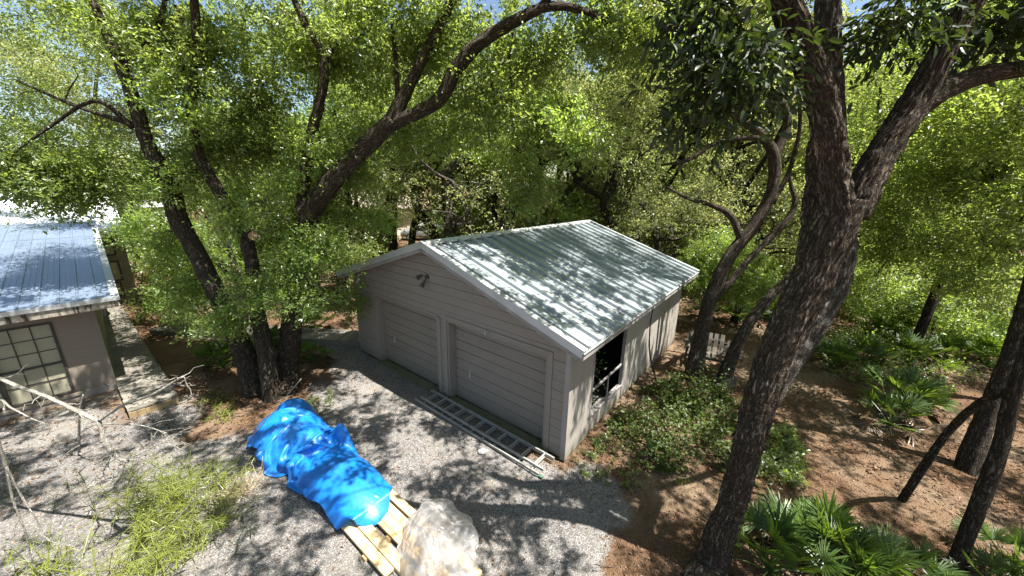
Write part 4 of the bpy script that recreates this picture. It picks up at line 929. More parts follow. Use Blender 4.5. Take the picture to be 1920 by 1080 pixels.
n = 52000; q = g2.uniform(-1.5, 1.75, n); y = g2.uniform(57, 66, n); x = q * y; hgt = 9 + 7 * fbm(np.c_[x * .12, y * .1, 0 * x], 3, 8); hgt = np.where(q < -.55, hgt * .6, hgt); z = hgt * g2.random(n) ** .8
ok = vnoise(np.c_[x * .35, y * .35, z * .5], 4) + g2.random(n) * .4 > .42
P = np.c_[x, y, z][ok]; d = g2.normal(size=P.shape); nr = g2.normal(size=P.shape) * .7; nr[:, 2] += 1
mb.leaves(P, d, nr, g2.uniform(.35, .75, len(P)), g2.uniform(.2, .4, len(P))); tag(mb.build('far_woods', M_leaf_olive), kind='stuff')
for i in range(16):
    o = dup(up[int(g.integers(0, 3))]); sc_ = g.uniform(.7, 1.2); y = g.uniform(11.5, 19); tag(o, 'leafy shrub in the brush beyond the clearing palmettos', None, 'shrubs beyond the palmetto clearing'); o.location = (y * g.uniform(1.05, 1.75), y, 0); o.rotation_euler = (0, 0, g.uniform(0, 6.3)); o.scale = (sc_,) * 3
ck = []
for i in range(3):
    gg = np.random.default_rng(700 + i); P = [np.array([0, 0, -.15])]; d = np.array([gg.normal() * .35, gg.normal() * .2, 1.])
    for q_ in range(5): d = d + gg.normal(0, .42, 3) * [1, .6, .35]; d /= np.linalg.norm(d); P.append(P[-1] + d * 1.0)
    P = np.array(P); lm = [(P, np.linspace(.17, .09, 6))]; cr = []
    for q_ in range(8):
        b_0 = P[gg.integers(2, 6)]; d = np.array([gg.normal(), gg.normal() * .7, gg.uniform(.0, .8)]); Q_ = [b_0]
        for w_q in range(4): d = d / np.linalg.norm(d) + gg.normal(0, .55, 3); d[2] = abs(d[2]) * .7; d /= np.linalg.norm(d); Q_.append(Q_[-1] + d * gg.uniform(.5, .95))
        lm.append((np.array(Q_), np.linspace(.075, .018, 5)))
        cr.append(dict(c=Q_[-1] + [0, 0, .2], r=(1.0, 1.0, .6), k=8, n=60, rc=.4, L=.10))
    ck.append(tree('crooked_oak', 'small crooked grey oak with contorted limbs and sparse leaves behind the garage', lm, cr, M_leaf_olive, M_oak_pale, rough=.015, k=10, nseg=9, step=.12, seed=700 + i, group='crooked oaks in the shade behind the garage', tip=.006))
for i, (px_, y) in enumerate([(1120, 17.5), (1180, 19), (1240, 17), (1290, 20), (1060, 20), (900, 18), (960, 23), (1350, 18), (860, 24), (1200, 23), (680, 19), (1440, 17), (560, 18), (1560, 16), (1700, 15)]):
    o = ck[i] if i < 3 else dup(ck[int(g.integers(0, 3))]); p = aty(px_, 400, y); o.location = (p[0], p[1], 0); o.rotation_euler = (0, 0, g.uniform(0, 6.3)); o.scale = (g.uniform(.9, 1.2),) * 3
for px_, y in ((150, 21), (230, 19), (300, 17.5), (360, 20), (420, 18), (480, 21), (260, 24), (400, 25), (540, 20)):
    o = dup(up[int(g.integers(0, 3))]); p = aty(px_, 430, y); tag(o, 'leafy shrub in the shade left of the three trunks beyond the path', None, 'shrubs beyond the wooden path'); o.location = (p[0], p[1], 0); o.rotation_euler = (0, 0, g.uniform(0, 6.3)); o.scale = (g.uniform(1.0, 1.4),) * 3
# a lower belt of trees at the left, beyond the house
for i in range(9):
    q = -1.75 + i * .13; y = g.uniform(20, 30); o = dup(protos[i % 5]); sc_ = g.uniform(.5, .68)
    o.location = (q * y, y, 0); o.rotation_euler = (0, 0, g.uniform(0, 6.3)); o.scale = (sc_ * 1.3, sc_ * 1.3, sc_)
    tag(o, 'low leafy tree in the sunny row beyond the house roof', None, 'trees beyond the house')

# ------------------------------------------------------------------ palmettos, shrubs and weeds
def palmetto(label, p, size, nf, seed, spread=1., group='saw palmettos', dead=9, mat=None):
    g = np.random.default_rng(seed); t = thing('saw_palmetto', label, 'palmetto', (p[0], p[1], 0), 0, group)
    mb = MB(); db = MB(); sb = MB()
    for i in range(nf + dead):
        isd = i >= nf
        a = i * 2.4 + g.normal(0, .25); el = g.uniform(.1, .45) if isd else g.uniform(.5, 1.45)
        L = size * g.uniform(.55, .9) * (1.0 if not isd else .8); fr = size * g.uniform(.42, .62)
        h = np.array([math.cos(a), math.sin(a), 0]) * spread
        e0 = np.array([0, 0, .05]); d0 = h * math.cos(el) + np.array([0, 0, math.sin(el)])
        e1 = e0 + d0 * L - np.array([0, 0, .12 * L if not isd else .3 * L]); e1[2] = max(e1[2], .08)
        sb.sweep([e0, (e0 + e1) / 2 + [0, 0, .06 * L], e1], [.012 * size + .003, .008, .006], 5, sub=False)
        ax = e1 - (e0 + e1) / 2 - [0, 0, .06 * L]; ax /= np.linalg.norm(ax)
        if isd: ax = ax + np.array([0, 0, -.7]); ax /= np.linalg.norm(ax)
        sd = np.cross(ax, [0, 0, 1.]); sd /= np.linalg.norm(sd) + 1e-9; up = np.cross(sd, ax)
        tilt = g.normal(0, .35); sd, up = sd * math.cos(tilt) + up * math.sin(tilt), up * math.cos(tilt) - sd * math.sin(tilt)
        n = 23; th = np.linspace(-1.7, 1.7, n) + g.normal(0, .05, n)
        D = ax[None] * np.cos(th)[:, None] + sd[None] * np.sin(th)[:, None] + up[None] * (.22 * np.abs(np.sin(th)))[:, None]
        LL = fr * (1 - .28 * np.abs(th) / 1.75) * g.uniform(.72, 1.1, n) * np.where(g.random(n) < .06, .5, 1); wv = np.cross(D, up); wv /= np.linalg.norm(wv, axis=1)[:, None]
        nu = np.cross(wv, D); drp = (.12 if not isd else .45) * g.uniform(.6, 1.4, n)[:, None]
        w = .017 * size * 1.1 * g.uniform(.8, 1.1, n)[:, None]
        Ls = LL[:, None]; b0 = np.repeat(e1[None], n, 0)
        def q(f, ww, s_): return b0 + D * Ls * f + wv * w * ww * s_ - np.array([0, 0, 1.]) * Ls * drp * f * f + nu * w * abs(ww * s_) * .5
        V = np.stack([q(0, .25, -1), q(0, .25, 1), q(.4, 1, 1), q(.4, 0, 0), q(.4, 1, -1), q(.75, .8, 1), q(.75, 0, 0), q(.75, .8, -1), q(1.0, 0, 0)], 1)
        b_ = np.arange(n)[:, None] * 9
        Q = np.concatenate([b_ + np.array(k) for k in ([3, 2, 5, 6], [4, 3, 6, 7])]); T = np.concatenate([b_ + np.array(k) for k in ([0, 1, 3], [1, 2, 3], [0, 3, 4], [6, 5, 8], [7, 6, 8])])
        (db if isd else mb).add(V.reshape(-1, 3), Q, T, rnd=np.clip(g.random() * .7 + .3 * g.random(n * 9), 0, 1))
    mb.build('fronds', mat or M_palm, t); sb.build('stalks', M_palm, t)
    if dead: db.build('dead_fronds', M_palm_dead, t)
    return t
def gp(px, py): return at(px, py)
PAL = [
    ('large palmetto at the foot of the big furrowed oak', (1440, 1075), 1.0, 18), ('wide palmetto second from the big furrowed oak', (1530, 1050), .95, 18), ('palmetto cut by the lower picture edge, third from the big oak', (1600, 1110), .9, 14),
    ('low palmetto at the bottom edge between the big oak and the corner trunk', (1690, 1100), .7, 12), ('small palmetto at the lower right corner', (1895, 1085), .75, 14), ('small palmetto with a yellow frond beside the corner trunk base', (1850, 1110), .6, 10),
    ('dark palmetto alone in the litter clearing, frond tips drooping', (1690, 770), 1.25, 20), ('ragged palmetto with withered fronds at the front of the clearing group', (1665, 800), 1.0, 12),
    ('shaded palmetto right behind the big oak trunk', (1555, 690), 1.1, 16), ('palmetto between the big oak and the clearing palmetto', (1620, 690), 1.15, 16), ('glossy palmetto in the middle of the right hand row', (1700, 690), 1.2, 18),
    ('palmetto in the row left of the yellow green one', (1770, 680), 1.15, 16), ('tall yellow green palmetto with an orange dead frond near the right edge', (1850, 690), 1.3, 18), ('palmetto at the back of the row under the bushy trees', (1800, 640), 1.2, 14),
    ('palmetto at the back left of the right hand row', (1660, 640), 1.2, 14), ('bright palmetto behind the slatted bench', (1385, 605), 1.1, 18), ('bright palmetto nearest the back corner of the garage', (1320, 600), .9, 14), ('light green palmetto left of the big oak trunk in the rear clearing', (1440, 600), 1.0, 14),
    ('dark round palmetto left of the three trunks', (420, 690), .95, 20), ('sunny palmetto seen between the three trunks', (520, 655), .9, 16), ('palmetto with brown skirt right of the three trunks', (582, 680), .75, 14), ('shaded palmetto by the end of the path', (590, 622), .95, 16), ('palmetto behind the left leaning trunk by the path', (455, 640), .8, 12)]
for i, (lb, px, sz, nf) in enumerate(PAL): palmetto(lb, gp(*px), sz * (.80 if 6 <= i <= 14 else .86), nf, 200 + i, mat=M_palm)

def mound(name, label, cat, outline, hmax, n, L, leaf, seed, stems=60, group=None, asp=.62, kind=None):
    g = np.random.default_rng(seed); poly = np.array([at(*p)[:2] for p in outline]); c = poly.mean(0)
    lo, hi = poly.min(0), poly.max(0); P = np.c_[g.uniform(lo[0], hi[0], n * 3), g.uniform(lo[1], hi[1], n * 3)]
    sd = poly_sd(P, poly); q = np.c_[P, np.zeros(len(P))]; ok = (sd > 0) & (fbm(q * 1.9, 3, seed) + g.random(len(P)) * .18 > .52); P = P[ok][:n]; sd = sd[ok][:n]
    hh = hmax * np.clip(sd / .45, .2, 1) * (.25 + 1.3 * fbm(np.c_[P, 0 * sd] * 2.3, 3, seed + 1))
    t = thing(name, label, cat, (c[0], c[1], 0), 0, group)
    m = 12; ns = max(8, len(P) // m); si = g.integers(0, len(P), ns); dr = g.normal(size=(ns, 3)) * [.55, .55, .3]; dr[:, 2] += .9; dr /= np.linalg.norm(dr, axis=1)[:, None]
    ln = hh[si] * g.uniform(.5, 1.6, ns); q_ = np.repeat(np.arange(ns), m); tt = g.uniform(.15, 1, ns * m)
    o_ = np.c_[P[si] - c, 0 * ln + .02]; bend = dr * [1, 1, 0]
    pos = o_[q_] + dr[q_] * (ln[q_] * tt)[:, None] + bend[q_] * (ln[q_] * tt ** 2 * .5)[:, None] + g.normal(0, .02, (ns * m, 3)); pos[:, 2] = np.maximum(pos[:, 2], .02)
    d = g.normal(size=(ns * m, 3)) + dr[q_] * .5; d[:, 2] = d[:, 2] * .5 - .1; nr = g.normal(size=(ns * m, 3)) * .7; nr[:, 2] += 1
    LL = L * g.uniform(.45, 1.45, ns * m); mb = MB(); mb.leaves(pos, d, nr, LL, LL * asp, rnd=np.clip(.5 + .2 * g.normal(size=ns * m) + (.8 * (g.random(ns) - .5))[q_], 0, 1)); mb.build('leaves', leaf, t)
    k = g.integers(0, len(pos), stems); e = pos[k]; s0 = e.copy(); s0[:, :2] += g.normal(0, .12, (stems, 2)); s0[:, 2] = 0
    md = (s0 + e) / 2 + g.normal(0, .04, (stems, 3)); tw = MB(); tw.twigs(np.stack([s0, md, e], 1), np.repeat(np.array([[.006, .005, .003]]), stems, 0)); tw.build('stems', M_oak_pale, t)
    return t
mound('vine_shrub', 'low tangled green shrub spreading beside the open garage wall', 'shrub', [(1140, 800), (1180, 745), (1240, 715), (1300, 712), (1372, 745), (1400, 800), (1395, 880), (1330, 900), (1250, 905), (1180, 860)], .62, 7600, .078, M_shrub, 301, 260)
mound('vine_shrub', 'thin scraggly low growth along the foot of the garage side wall', 'shrub', [(1075, 880), (1110, 830), (1160, 790), (1200, 850), (1290, 905), (1200, 930), (1110, 900)], .22, 1300, .055, M_leaf, 302, 80)
mound('vine_shrub', 'dark green low shrub on the right of the big oak trunk', 'shrub', [(1420, 800), (1480, 800), (1510, 850), (1500, 910), (1440, 925), (1400, 900)], .45, 3800, .062, M_leaf, 303, 70)
mound('vine_shrub', 'small bright weeds behind the big palmetto at the lower edge', 'shrub', [(1440, 965), (1500, 940), (1580, 950), (1600, 990), (1520, 1010), (1450, 1005)], .25, 1200, .05, M_shrub, 304, 40)
mound('vine_shrub', 'leafy undergrowth below the dark green trees at right', 'shrub', [(1540, 640), (1700, 610), (1900, 600), (1925, 640), (1800, 650), (1650, 660)], 1.0, 8000, .075, M_leaf, 305, 90)
mound('vine_shrub', 'loose leafy brush around the clearing palmetto', 'shrub', [(1580, 700), (1660, 660), (1800, 670), (1830, 720), (1740, 760), (1640, 760)], .7, 3800, .07, M_leaf, 311, 80)
mound('vine_shrub', 'patchy brush just right of the big oak trunk in the rear clearing', 'shrub', [(1520, 640), (1600, 620), (1660, 640), (1640, 700), (1560, 710)], .8, 3600, .07, M_leaf, 312, 80)
mound('vine_shrub', 'green undergrowth by the house end of the path', 'shrub', [(262, 600), (300, 540), (400, 520), (420, 560), (350, 590), (300, 610)], 1.1, 7000, .07, M_leaf_lt, 306, 80)
mound('vine_shrub', 'tall leafy thicket in the shade behind the rear wing of the house', 'shrub', [(268, 575), (275, 525), (320, 500), (430, 505), (440, 540), (350, 572)], 2.2, 6500, .085, M_leaf, 313, 120)
mound('vine_shrub', 'dense brush along the far side of the wooden path', 'shrub', [(420, 575), (440, 545), (560, 540), (580, 565), (500, 585)], 1.3, 4200, .08, M_leaf, 314, 90)
mound('vine_shrub', 'shrub thicket hiding the foot of the woods left of the garage', 'shrub', [(650, 505), (700, 470), (760, 460), (780, 480), (720, 510)], 1.2, 3500, .10, M_leaf, 307, 60)
mound('vine_shrub', 'weedy tuft at the corner of the wooden path and the gravel', 'shrub', [(360, 760), (400, 735), (440, 750), (440, 790), (390, 800)], .3, 1100, .06, M_bamboo, 308, 50, asp=.2)
mound('vine_shrub', 'dark weeds between the tarp and the three trunks', 'shrub', [(560, 770), (590, 735), (625, 730), (625, 760), (590, 790)], .22, 800, .05, M_leaf, 309, 40, asp=.3)
# vine leaves showing inside the opening of the side wall
t = thing('climbing_vine', 'vine leaves growing inside the dark opening of the garage wall', 'vine', G(W_ - .3, 1.25, 0), GY)
g = np.random.default_rng(77); n = 700; pos = np.c_[g.normal(-.1, .18, n), g.normal(0, .22, n), g.uniform(.3, 1.75, n)]; d = g.normal(size=(n, 3)); d[:, 2] -= .4; nr = g.normal(size=(n, 3)); nr[:, 0] += 1
mb = MB(); mb.leaves(pos, d, nr, g.uniform(.05, .09, n), g.uniform(.03, .05, n)); mb.build('leaves', M_leaf, t)
mb = MB(); mb.sweep([(-.05, 0, 0), (-.1, .1, .8), (-.05, -.1, 1.7)], [.012, .01, .006], 6); mb.build('stem', M_oak, t)

# bamboo-like clump in the lower left foreground: countable shoots share one kind
def shoot(p, h, lean, seed, mat, nl=22, L=.20):
    g = np.random.default_rng(seed); mb = MB(); st = MB()
    top = np.array([lean[0], lean[1], h]); c = np.array([[0, 0, 0], top * .5 + [0, 0, h * .08], top]); q, r = resample(c, np.array([.006, .005, .002]), h / 7); st.sweep(q, r, 5, sub=False)
    k = g.integers(1, len(q), nl); pos = q[k] + g.normal(0, .01, (nl, 3)); a = g.uniform(0, 6.3, nl)
    d = np.c_[np.cos(a), np.sin(a), g.normal(.25, .4, nl)]; nr = np.c_[g.normal(0, .4, (nl, 2)), np.ones(nl)]; LL = L * g.uniform(.6, 1.25, nl)
    mb.leaves(pos, d, nr, LL, LL * .045, fold=.25, droop=.3, fine=True); return st, mb
g = np.random.default_rng(9); protos_b = []
for i in range(7):
    t = thing('bamboo_shoot', 'yellow green bamboo shoot in the sunny thicket at lower left', 'bamboo', (0, 0, 0), 0, 'bamboo shoots of the sunny lower left thicket')
    st, lv = shoot(None, g.uniform(.3, .65), g.normal(0, .2, 2), 400 + i, M_bamboo); st.build('stem', M_bamboo, t); lv.build('leaves', M_bamboo, t); protos_b.append(t)
bpoly = [(20, 1100), (90, 1010), (170, 985), (230, 930), (310, 905), (380, 890), (450, 920), (440, 970), (400, 1010), (390, 1100)]
poly = np.array([at(*p)[:2] for p in bpoly]); P = np.c_[g.uniform(poly[:, 0].min(), poly[:, 0].max(), 900), g.uniform(poly[:, 1].min(), poly[:, 1].max(), 900)]
P = P[(poly_sd(P, poly) > 0) & (fbm(np.c_[P, 0 * P[:, 0]] * 1.5, 2, 3) > .38)][:165]
for i, p in enumerate(P):
    o = protos_b[i] if i < 7 else dup(protos_b[int(g.integers(0, 7))]); o.location = (p[0], p[1], 0); o.rotation_euler = (0, 0, g.uniform(0, 6.3)); s_ = g.uniform(.7, 1.15); o.scale = (s_,) * 3
M_weed = leaf_mat('weed_leaf', (.03, .045, .012), (.08, .105, .03), (.12, .17, .03), .05, .35)
for i in range(16):
    px = [(60, 930), (130, 925), (160, 905), (205, 930), (240, 900), (310, 905), (300, 880), (30, 960), (100, 960), (470, 1010), (440, 1040), (20, 700 + 200), (180, 960), (350, 880), (420, 1000), (15, 880)][i]
    p = at(*px); t = thing('weed_tuft', 'dark straggly weed tuft on the gravel left of the bamboo thicket', 'weed', (p[0], p[1], 0), g.uniform(0, 6), 'dark weed tufts on the left gravel')
    st, lv = shoot(None, g.uniform(.2, .4), g.normal(0, .12, 2), 500 + i, M_weed, 26, .15); st.build('stem', M_weed, t); lv.build('leaves', M_weed, t)
# pale dry grass clump near the tarp
p = at(455, 925); t = thing('dry_grass_clump', 'pale straw coloured dry grass clump left of the blue tarp', 'grass', (p[0], p[1], 0))
n = 240; a = g.uniform(0, 6.3, n); d = np.c_[np.cos(a) * .8, np.sin(a) * .8, g.uniform(.25, 1.3, n)]; mb = MB()
mb.leaves(np.c_[g.normal(0, .13, (n, 2)), np.zeros(n)], d, np.c_[g.normal(0, .5, (n, 2)), np.ones(n)], g.uniform(.2, .45, n), .008, droop=.3, fine=True); mb.build('blades', M_straw, t)

# ------------------------------------------------------------------ dead lichen covered branches
def dead_branch(name, label, mains, seed, n_tw=26, cat='branch', lo=.35):
    g = np.random.default_rng(seed); mb = MB(); b0 = mains[0][0][0]; t = thing(name, label, cat, (b0[0], b0[1], 0)); off = np.array([b0[0], b0[1], 0])
    for i, (P, r) in enumerate(mains): mb.sweep(P - off, r, 10, .035, .006, 50, seed + i)
    mb.build('limb', M_dead, t, smooth=True); TP = []; TR = []
    for P, r in mains[1:]:
        q, rr = resample(P, r, .04)
        for k in g.integers(int(len(q) * lo), len(q), n_tw // max(1, len(mains) - 1)):
            a = q[k] - off; tg = q[min(k + 1, len(q) - 1)] - q[max(k - 1, 0)]; tg /= np.linalg.norm(tg) + 1e-9
            d = tg * .8 + g.normal(0, .6, 3); d /= np.linalg.norm(d); L = g.uniform(.08, .34); tt = np.linspace(0, 1, 6)[:, None]
            p = a + d * L * tt + g.normal(0, .035, (6, 3)) * L * 2 * tt; TP.append(p); TR.append(np.linspace(min(rr[k] * .6, .009), .0025, 6))
            for _ in range(g.integers(0, 3)):
                s_ = p[g.integers(2, 5)]; d2 = d + g.normal(0, .7, 3); d2 /= np.linalg.norm(d2); TP.append(s_ + d2 * L * .45 * tt + g.normal(0, .02, (6, 3)) * L * tt); TR.append(np.linspace(.005, .002, 6))
    tw = MB(); tw.twigs(np.array(TP), np.array(TR), 5); tw.build('twigs', M_dead, t, smooth=True)
    return t
dm = nodes([(-330, 560, 4.2, 9.92), (-140, 640, 4.1, 8.68), (0, 710, 4.0, 6.20), (90, 745, 3.98, 6.20), (185, 790, 3.95, 6.20)])
d1 = nodes([(185, 790, 3.95, 5.58), (200, 835, 3.9, 6.82), (225, 860, 3.85, 5.58), (240, 865, 3.82, 4.34)])
d2 = nodes([(187, 788, 3.95, 4.96), (230, 760, 3.95, 4.34), (285, 740, 3.98, 3.72), (322, 718, 4.0, 3.10), (345, 705, 4.0, 3.10)])
d3 = nodes([(192, 795, 3.95, 2.48), (235, 795, 3.9, 1.86), (275, 800, 3.9, 1.55), (312, 812, 3.9, 0.93)])
d4 = nodes([(238, 860, 3.82, 2.48), (275, 845, 3.8, 1.86), (300, 832, 3.8, 1.55), (325, 828, 3.8, 1.24)])
d5 = nodes([(212, 848, 3.88, 2.48), (195, 880, 3.85, 1.86), (180, 893, 3.85, 1.24)])
d6 = nodes([(235, 868, 3.82, 2.48), (222, 895, 3.8, 1.86), (190, 902, 3.8, 1.24)])
snag = nodes([(-330, 1300, 4.2, 40), (-330, 900, 4.2, 30), (-330, 560, 4.2, 24), (-330, 300, 4.2, 18)])
dead_branch('dead_branch', 'pale lichen crusted dead branch reaching in from the left in front of the house', [snag, dm, d1, d2, d3, d4, d5, d6], 601, 72)
e1 = nodes([(-60, 1300, 3.0, 7.50), (-40, 1000, 3.0, 6.75), (-10, 800, 3.0, 5.25), (10, 872, 3.02, 4.50), (25, 940, 3.02, 3.75), (45, 990, 3.0, 3.00), (60, 1055, 3.0, 2.25)])
e1 = (e1[0][2:], e1[1][2:])
e0 = nodes([(-200, 1250, 3.0, 9.00), (-160, 1000, 3.0, 7.50), (-90, 850, 3.0, 6.00), (-10, 800, 3.0, 5.25)])
e2 = nodes([(12, 875, 3.02, 3.00), (40, 930, 3.05, 3.00), (66, 970, 3.05, 2.25), (90, 1012, 3.05, 1.88), (140, 1025, 3.05, 1.50)])
e3_ = nodes([(-10, 755, 3.2, 3.00), (20, 765, 3.2, 3.00), (60, 785, 3.2, 2.25), (95, 797, 3.2, 1.50)]); e3_ = (np.vstack([[e0[0][2]], e3_[0]]), np.r_[.02, e3_[1]])
dead_branch('dead_branch', 'short forked dead twig bunch at the lower left edge', [e0, e1, e2, e3_], 602, 14, lo=.5)
sp = (np.array([at(265, 1040) + [0, 0, .0], aty(400, 900, 3.95), aty(565, 710, 4.4)]), np.array([.009, .008, .006]))
mb = MB(); mb.sweep(sp[0], sp[1], 8, .05, .004, 40); tag(mb.build('bare_pole', M_dead, smooth=True), 'long thin pale bare stick leaning up out of the bamboo thicket', 'stick')
v1 = nodes([(152, 935, None, 4), (150, 880, 5.6, 4), (148, 820, 5.55, 4), (150, 770, 5.5, 3), (156, 740, 5.5, 2)])
v2 = nodes([(149, 850, 5.57, 2), (170, 862, 5.5, 1.8)]); v3 = nodes([(149, 835, 5.56, 2), (122, 852, 5.6, 1.5)])
dead_branch('dead_sapling', 'thin upright dead sapling in front of the house wall', [v1, v2, v3], 603, 10, 'sapling')

# ------------------------------------------------------------------ cloth solver for the tarp and the plastic
def pbd(X, E, L0, steps, floor, grav=.0006, fric=.5, iters=6, damp=.96, wb=None):
    n = len(X); i, j = E[:, 0], E[:, 1]; cnt = np.bincount(i, minlength=n) + np.bincount(j, minlength=n); V = np.zeros_like(X)
    for s in range(steps):
        V[:, 2] -= grav; Pp = X + V * damp
        for _ in range(iters):
            d = Pp[j] - Pp[i]; l = np.linalg.norm(d, axis=1) + 1e-9; c = (d * ((l - L0) / l * .5)[:, None]) * (np.where(l < L0, wb, 1.)[:, None] if wb is not None else 1)
            for a in range(3): Pp[:, a] += (np.bincount(i, c[:, a], n) - np.bincount(j, c[:, a], n)) / cnt * 1.6
            f = floor(Pp); hit = Pp[:, 2] < f; Pp[hit, 2] = f[hit]; Pp[hit, :2] += (X[hit, :2] - Pp[hit, :2]) * fric
        V = Pp - X; m = np.linalg.norm(V, axis=1).max(); V *= min(1, .03 / (m + 1e-9)); X = X + V
    return X
def sstep(a, b_, x): t = np.clip((x - a) / (b_ - a), 0, 1); return t * t * (3 - 2 * t)
def pile(P):
    u_, v_ = P[:, 0], P[:, 1]
    slab = sstep(1.95, 2.2, u_) * sstep(5.70, 5.56, u_) * sstep(-3.46, -3.3, v_) * sstep(-2.42, -2.58, v_) * .25
    def lump(cu, cv, ru, rv, h): return h * np.clip(1 - ((u_ - cu) / ru) ** 2 - ((v_ - cv) / rv) ** 2, 0, 1) ** .55
    z = np.maximum(slab, lump(2.75, -3.05, .85, .66, .62)); z = np.maximum(z, lump(2.35, -2.8, .48, .42, .64)); z = np.maximum(z, lump(3.35, -2.95, .5, .5, .52))
    z = np.maximum(z, lump(3.75, -2.50, .17, .15, .60)); z = np.maximum(z, lump(4.7, -2.95, 1.1, .54, .42))
    return z + .015
nu_, nv_ = 150, 66
a, b_ = np.meshgrid(np.linspace(0, 1, nu_), np.linspace(0, 1, nv_), indexing='ij')
g = np.random.default_rng(21)
hw = .70 - .13 * sstep(.40, .62, a) - .10 * np.exp(-((a - .44) / .05) ** 2) + .03 * np.sin(a * 23)
hw = hw * (1 - .42 * sstep(.86, 1.0, a) ** 2 - .38 * sstep(.14, 0., a) ** 2) - .05 * sstep(.55, .8, a)
su = 1.98 + 3.82 * a - .16 * (2 * b_ - 1) ** 2 * sstep(.8, 1., a); sv = -2.96 + 2 * hw * (b_ - .5) - .07 * sstep(.45, .1, a)
ex = 1.13 + .28 * np.exp(-((a - .42) / .09) ** 2) + .06 * sstep(.35, .1, a) - .05 * sstep(.55, .7, a)
X0 = np.stack([su, sv, 0 * su], -1).reshape(-1, 3); F0 = X0.copy(); exf = ex.ravel(); X0[:, 2] = pile(X0) + .02 + g.random(len(X0)) * .02 + (fbm(F0 * [1.6, 5, 1], 3, 5) - .4) * .12
idx = np.arange(nu_ * nv_).reshape(nu_, nv_)
Es = []; Ls_ = []
for A_i, B_i, l in ((idx[:-1], idx[1:], 1), (idx[:, :-1], idx[:, 1:], 1.08), (idx[:-1, :-1], idx[1:, 1:], 1.04), (idx[:-1, 1:], idx[1:, :-1], 1.04), (idx[:-2], idx[2:], 1), (idx[:, :-2], idx[:, 2:], 1.08), (idx[:-5], idx[5:], .97), (idx[:, :-5], idx[:, 5:], 1.04)):
    A_i, B_i = A_i.ravel(), B_i.ravel(); Es.append(np.stack([A_i, B_i], 1)); Ls_.append(np.linalg.norm(F0[A_i] - F0[B_i], axis=1) * l * (exf[A_i] + exf[B_i]) / 2)
X1 = pbd(X0, np.concatenate(Es), np.concatenate(Ls_), 130, pile, .0022, .6, 7)
Q = np.stack([idx[:-1, :-1], idx[1:, :-1], idx[1:, 1:], idx[:-1, 1:]], -1).reshape(-1, 4)
mb = MB(); mb.add(X1, Q)
b = NB('blue_tarp'); co = b.co(); n = b.noise(co, 9, 5, .65, .8); n2 = b.noise(co, 30, 4, .6)
c = b.mix(b.ramp(n, (.35, 0.), (.7, 1.)), (.008, .175, .62), (.012, .235, .74)); c = b.mix(b.ramp(b.noise(co, 1.7, 6, .7), (.5, 0.), (.78, .35)), c, (.10, .24, .46)); c = b.mix(b.ramp(b.noise(co, 40, 3, .6), (.68, 0.), (.74, .6)), c, (.16, .15, .12))
p_ = b.n('ShaderNodeBsdfPrincipled'); b.set(p_, 'Base Color', c); b.set(p_, 'Roughness', .42); b.set(p_, 'Specular IOR Level', .6)
wv = b.n('ShaderNodeTexNoise'); b.set(wv, 'Vector', co); wv.inputs['Scale'].default_value = 3.; wm = b.n('ShaderNodeVectorMath', operation='MULTIPLY_ADD'); b.set(wm, 0, wv.outputs[1]); wm.inputs[1].default_value = (.25,) * 3; b.set(wm, 2, co)
cr = b.voro(b.mapping(wm.outputs[0], (4, 7, 4)), 1., 'DISTANCE_TO_EDGE'); cr2 = b.voro(b.mapping(wm.outputs[0], (11, 9, 9)), 1., 'DISTANCE_TO_EDGE')
b.set(p_, 'Normal', b.bump(b.math('ADD', b.math('ADD', cr, b.math('MULTIPLY', cr2, .25)), b.math('MULTIPLY', n2, .06)), .016, .5))
tr = b.n('ShaderNodeBsdfTranslucent'); tr.inputs[0].default_value = (.01, .22, .75, 1); mx = b.n('ShaderNodeMixShader'); mx.inputs[0].default_value = .2
b.t.links.new(p_.outputs[0], mx.inputs[1]); b.t.links.new(tr.outputs[0], mx.inputs[2])
tp = mb.build('tarp', b.done(mx.outputs[0]), smooth=True); tp.location = tuple(GO); tp.rotation_euler = (0, 0, GY)
sm = tp.modifiers.new('sub', 'SUBSURF'); sm.levels = 1; sm.render_levels = 1
tag(tp, 'crumpled bright blue tarp wrapped over a long pile on the gravel', 'tarp')
# the lumber under it
b = NB('fresh_pine'); co = b.co(); gr = b.noise(b.mapping(co, (1.2, 26, 26)), 1.6, 5, .65, .4); kn = b.noise(co, 6, 3, .5)
c = b.mix(b.ramp(gr, (.35, 0.), (.68, 1.)), (.68, .50, .26), (.50, .33, .14)); c = b.mix(b.math('MULTIPLY', b.attr('rnd'), .5), c, (.56, .42, .25)); c = b.mix(b.ramp(kn, (.66, 0.), (.72, .7)), c, (.26, .15, .06))
M_pine = b.done(b.pbr(c, .75, normal=b.bump(gr, .003, .5)))
for i, (v0, w, z0, u1, lb) in enumerate([(-3.32, .14, .05, 6.52, 'yellow pine board nearest the camera under tarp and plastic'), (-3.155, .15, .052, 7.15, 'wide yellow pine board second from the front of the stack'), (-2.985, .10, .05, 7.05, 'narrow pine board in the middle of the stack under the tarp'), (-2.86, .13, .055, 7.2, 'pine board fourth from the front, partly under the plastic'), (-2.70, .12, .05, 7.1, 'pine board fifth from the front, beside the rearmost'), (-2.545, .13, .058, 7.46, 'rearmost pine board, its end sticking out past the plastic')]):
    mb = MB(); mb.box(2.1, u1, -w / 2, w / 2, 0, .045 + .012 * (i % 2)); o = mb.build('pine_board', M_pine, bevel=.004)
    o.location = tuple(G(0, v0 + (.03 if i == 5 else 0), z0)); o.rotation_euler = (0, 0, GY + (-.01 if i == 5 else rng.normal(0, .003))); tag(o, lb, 'board', 'pine boards under the tarp')
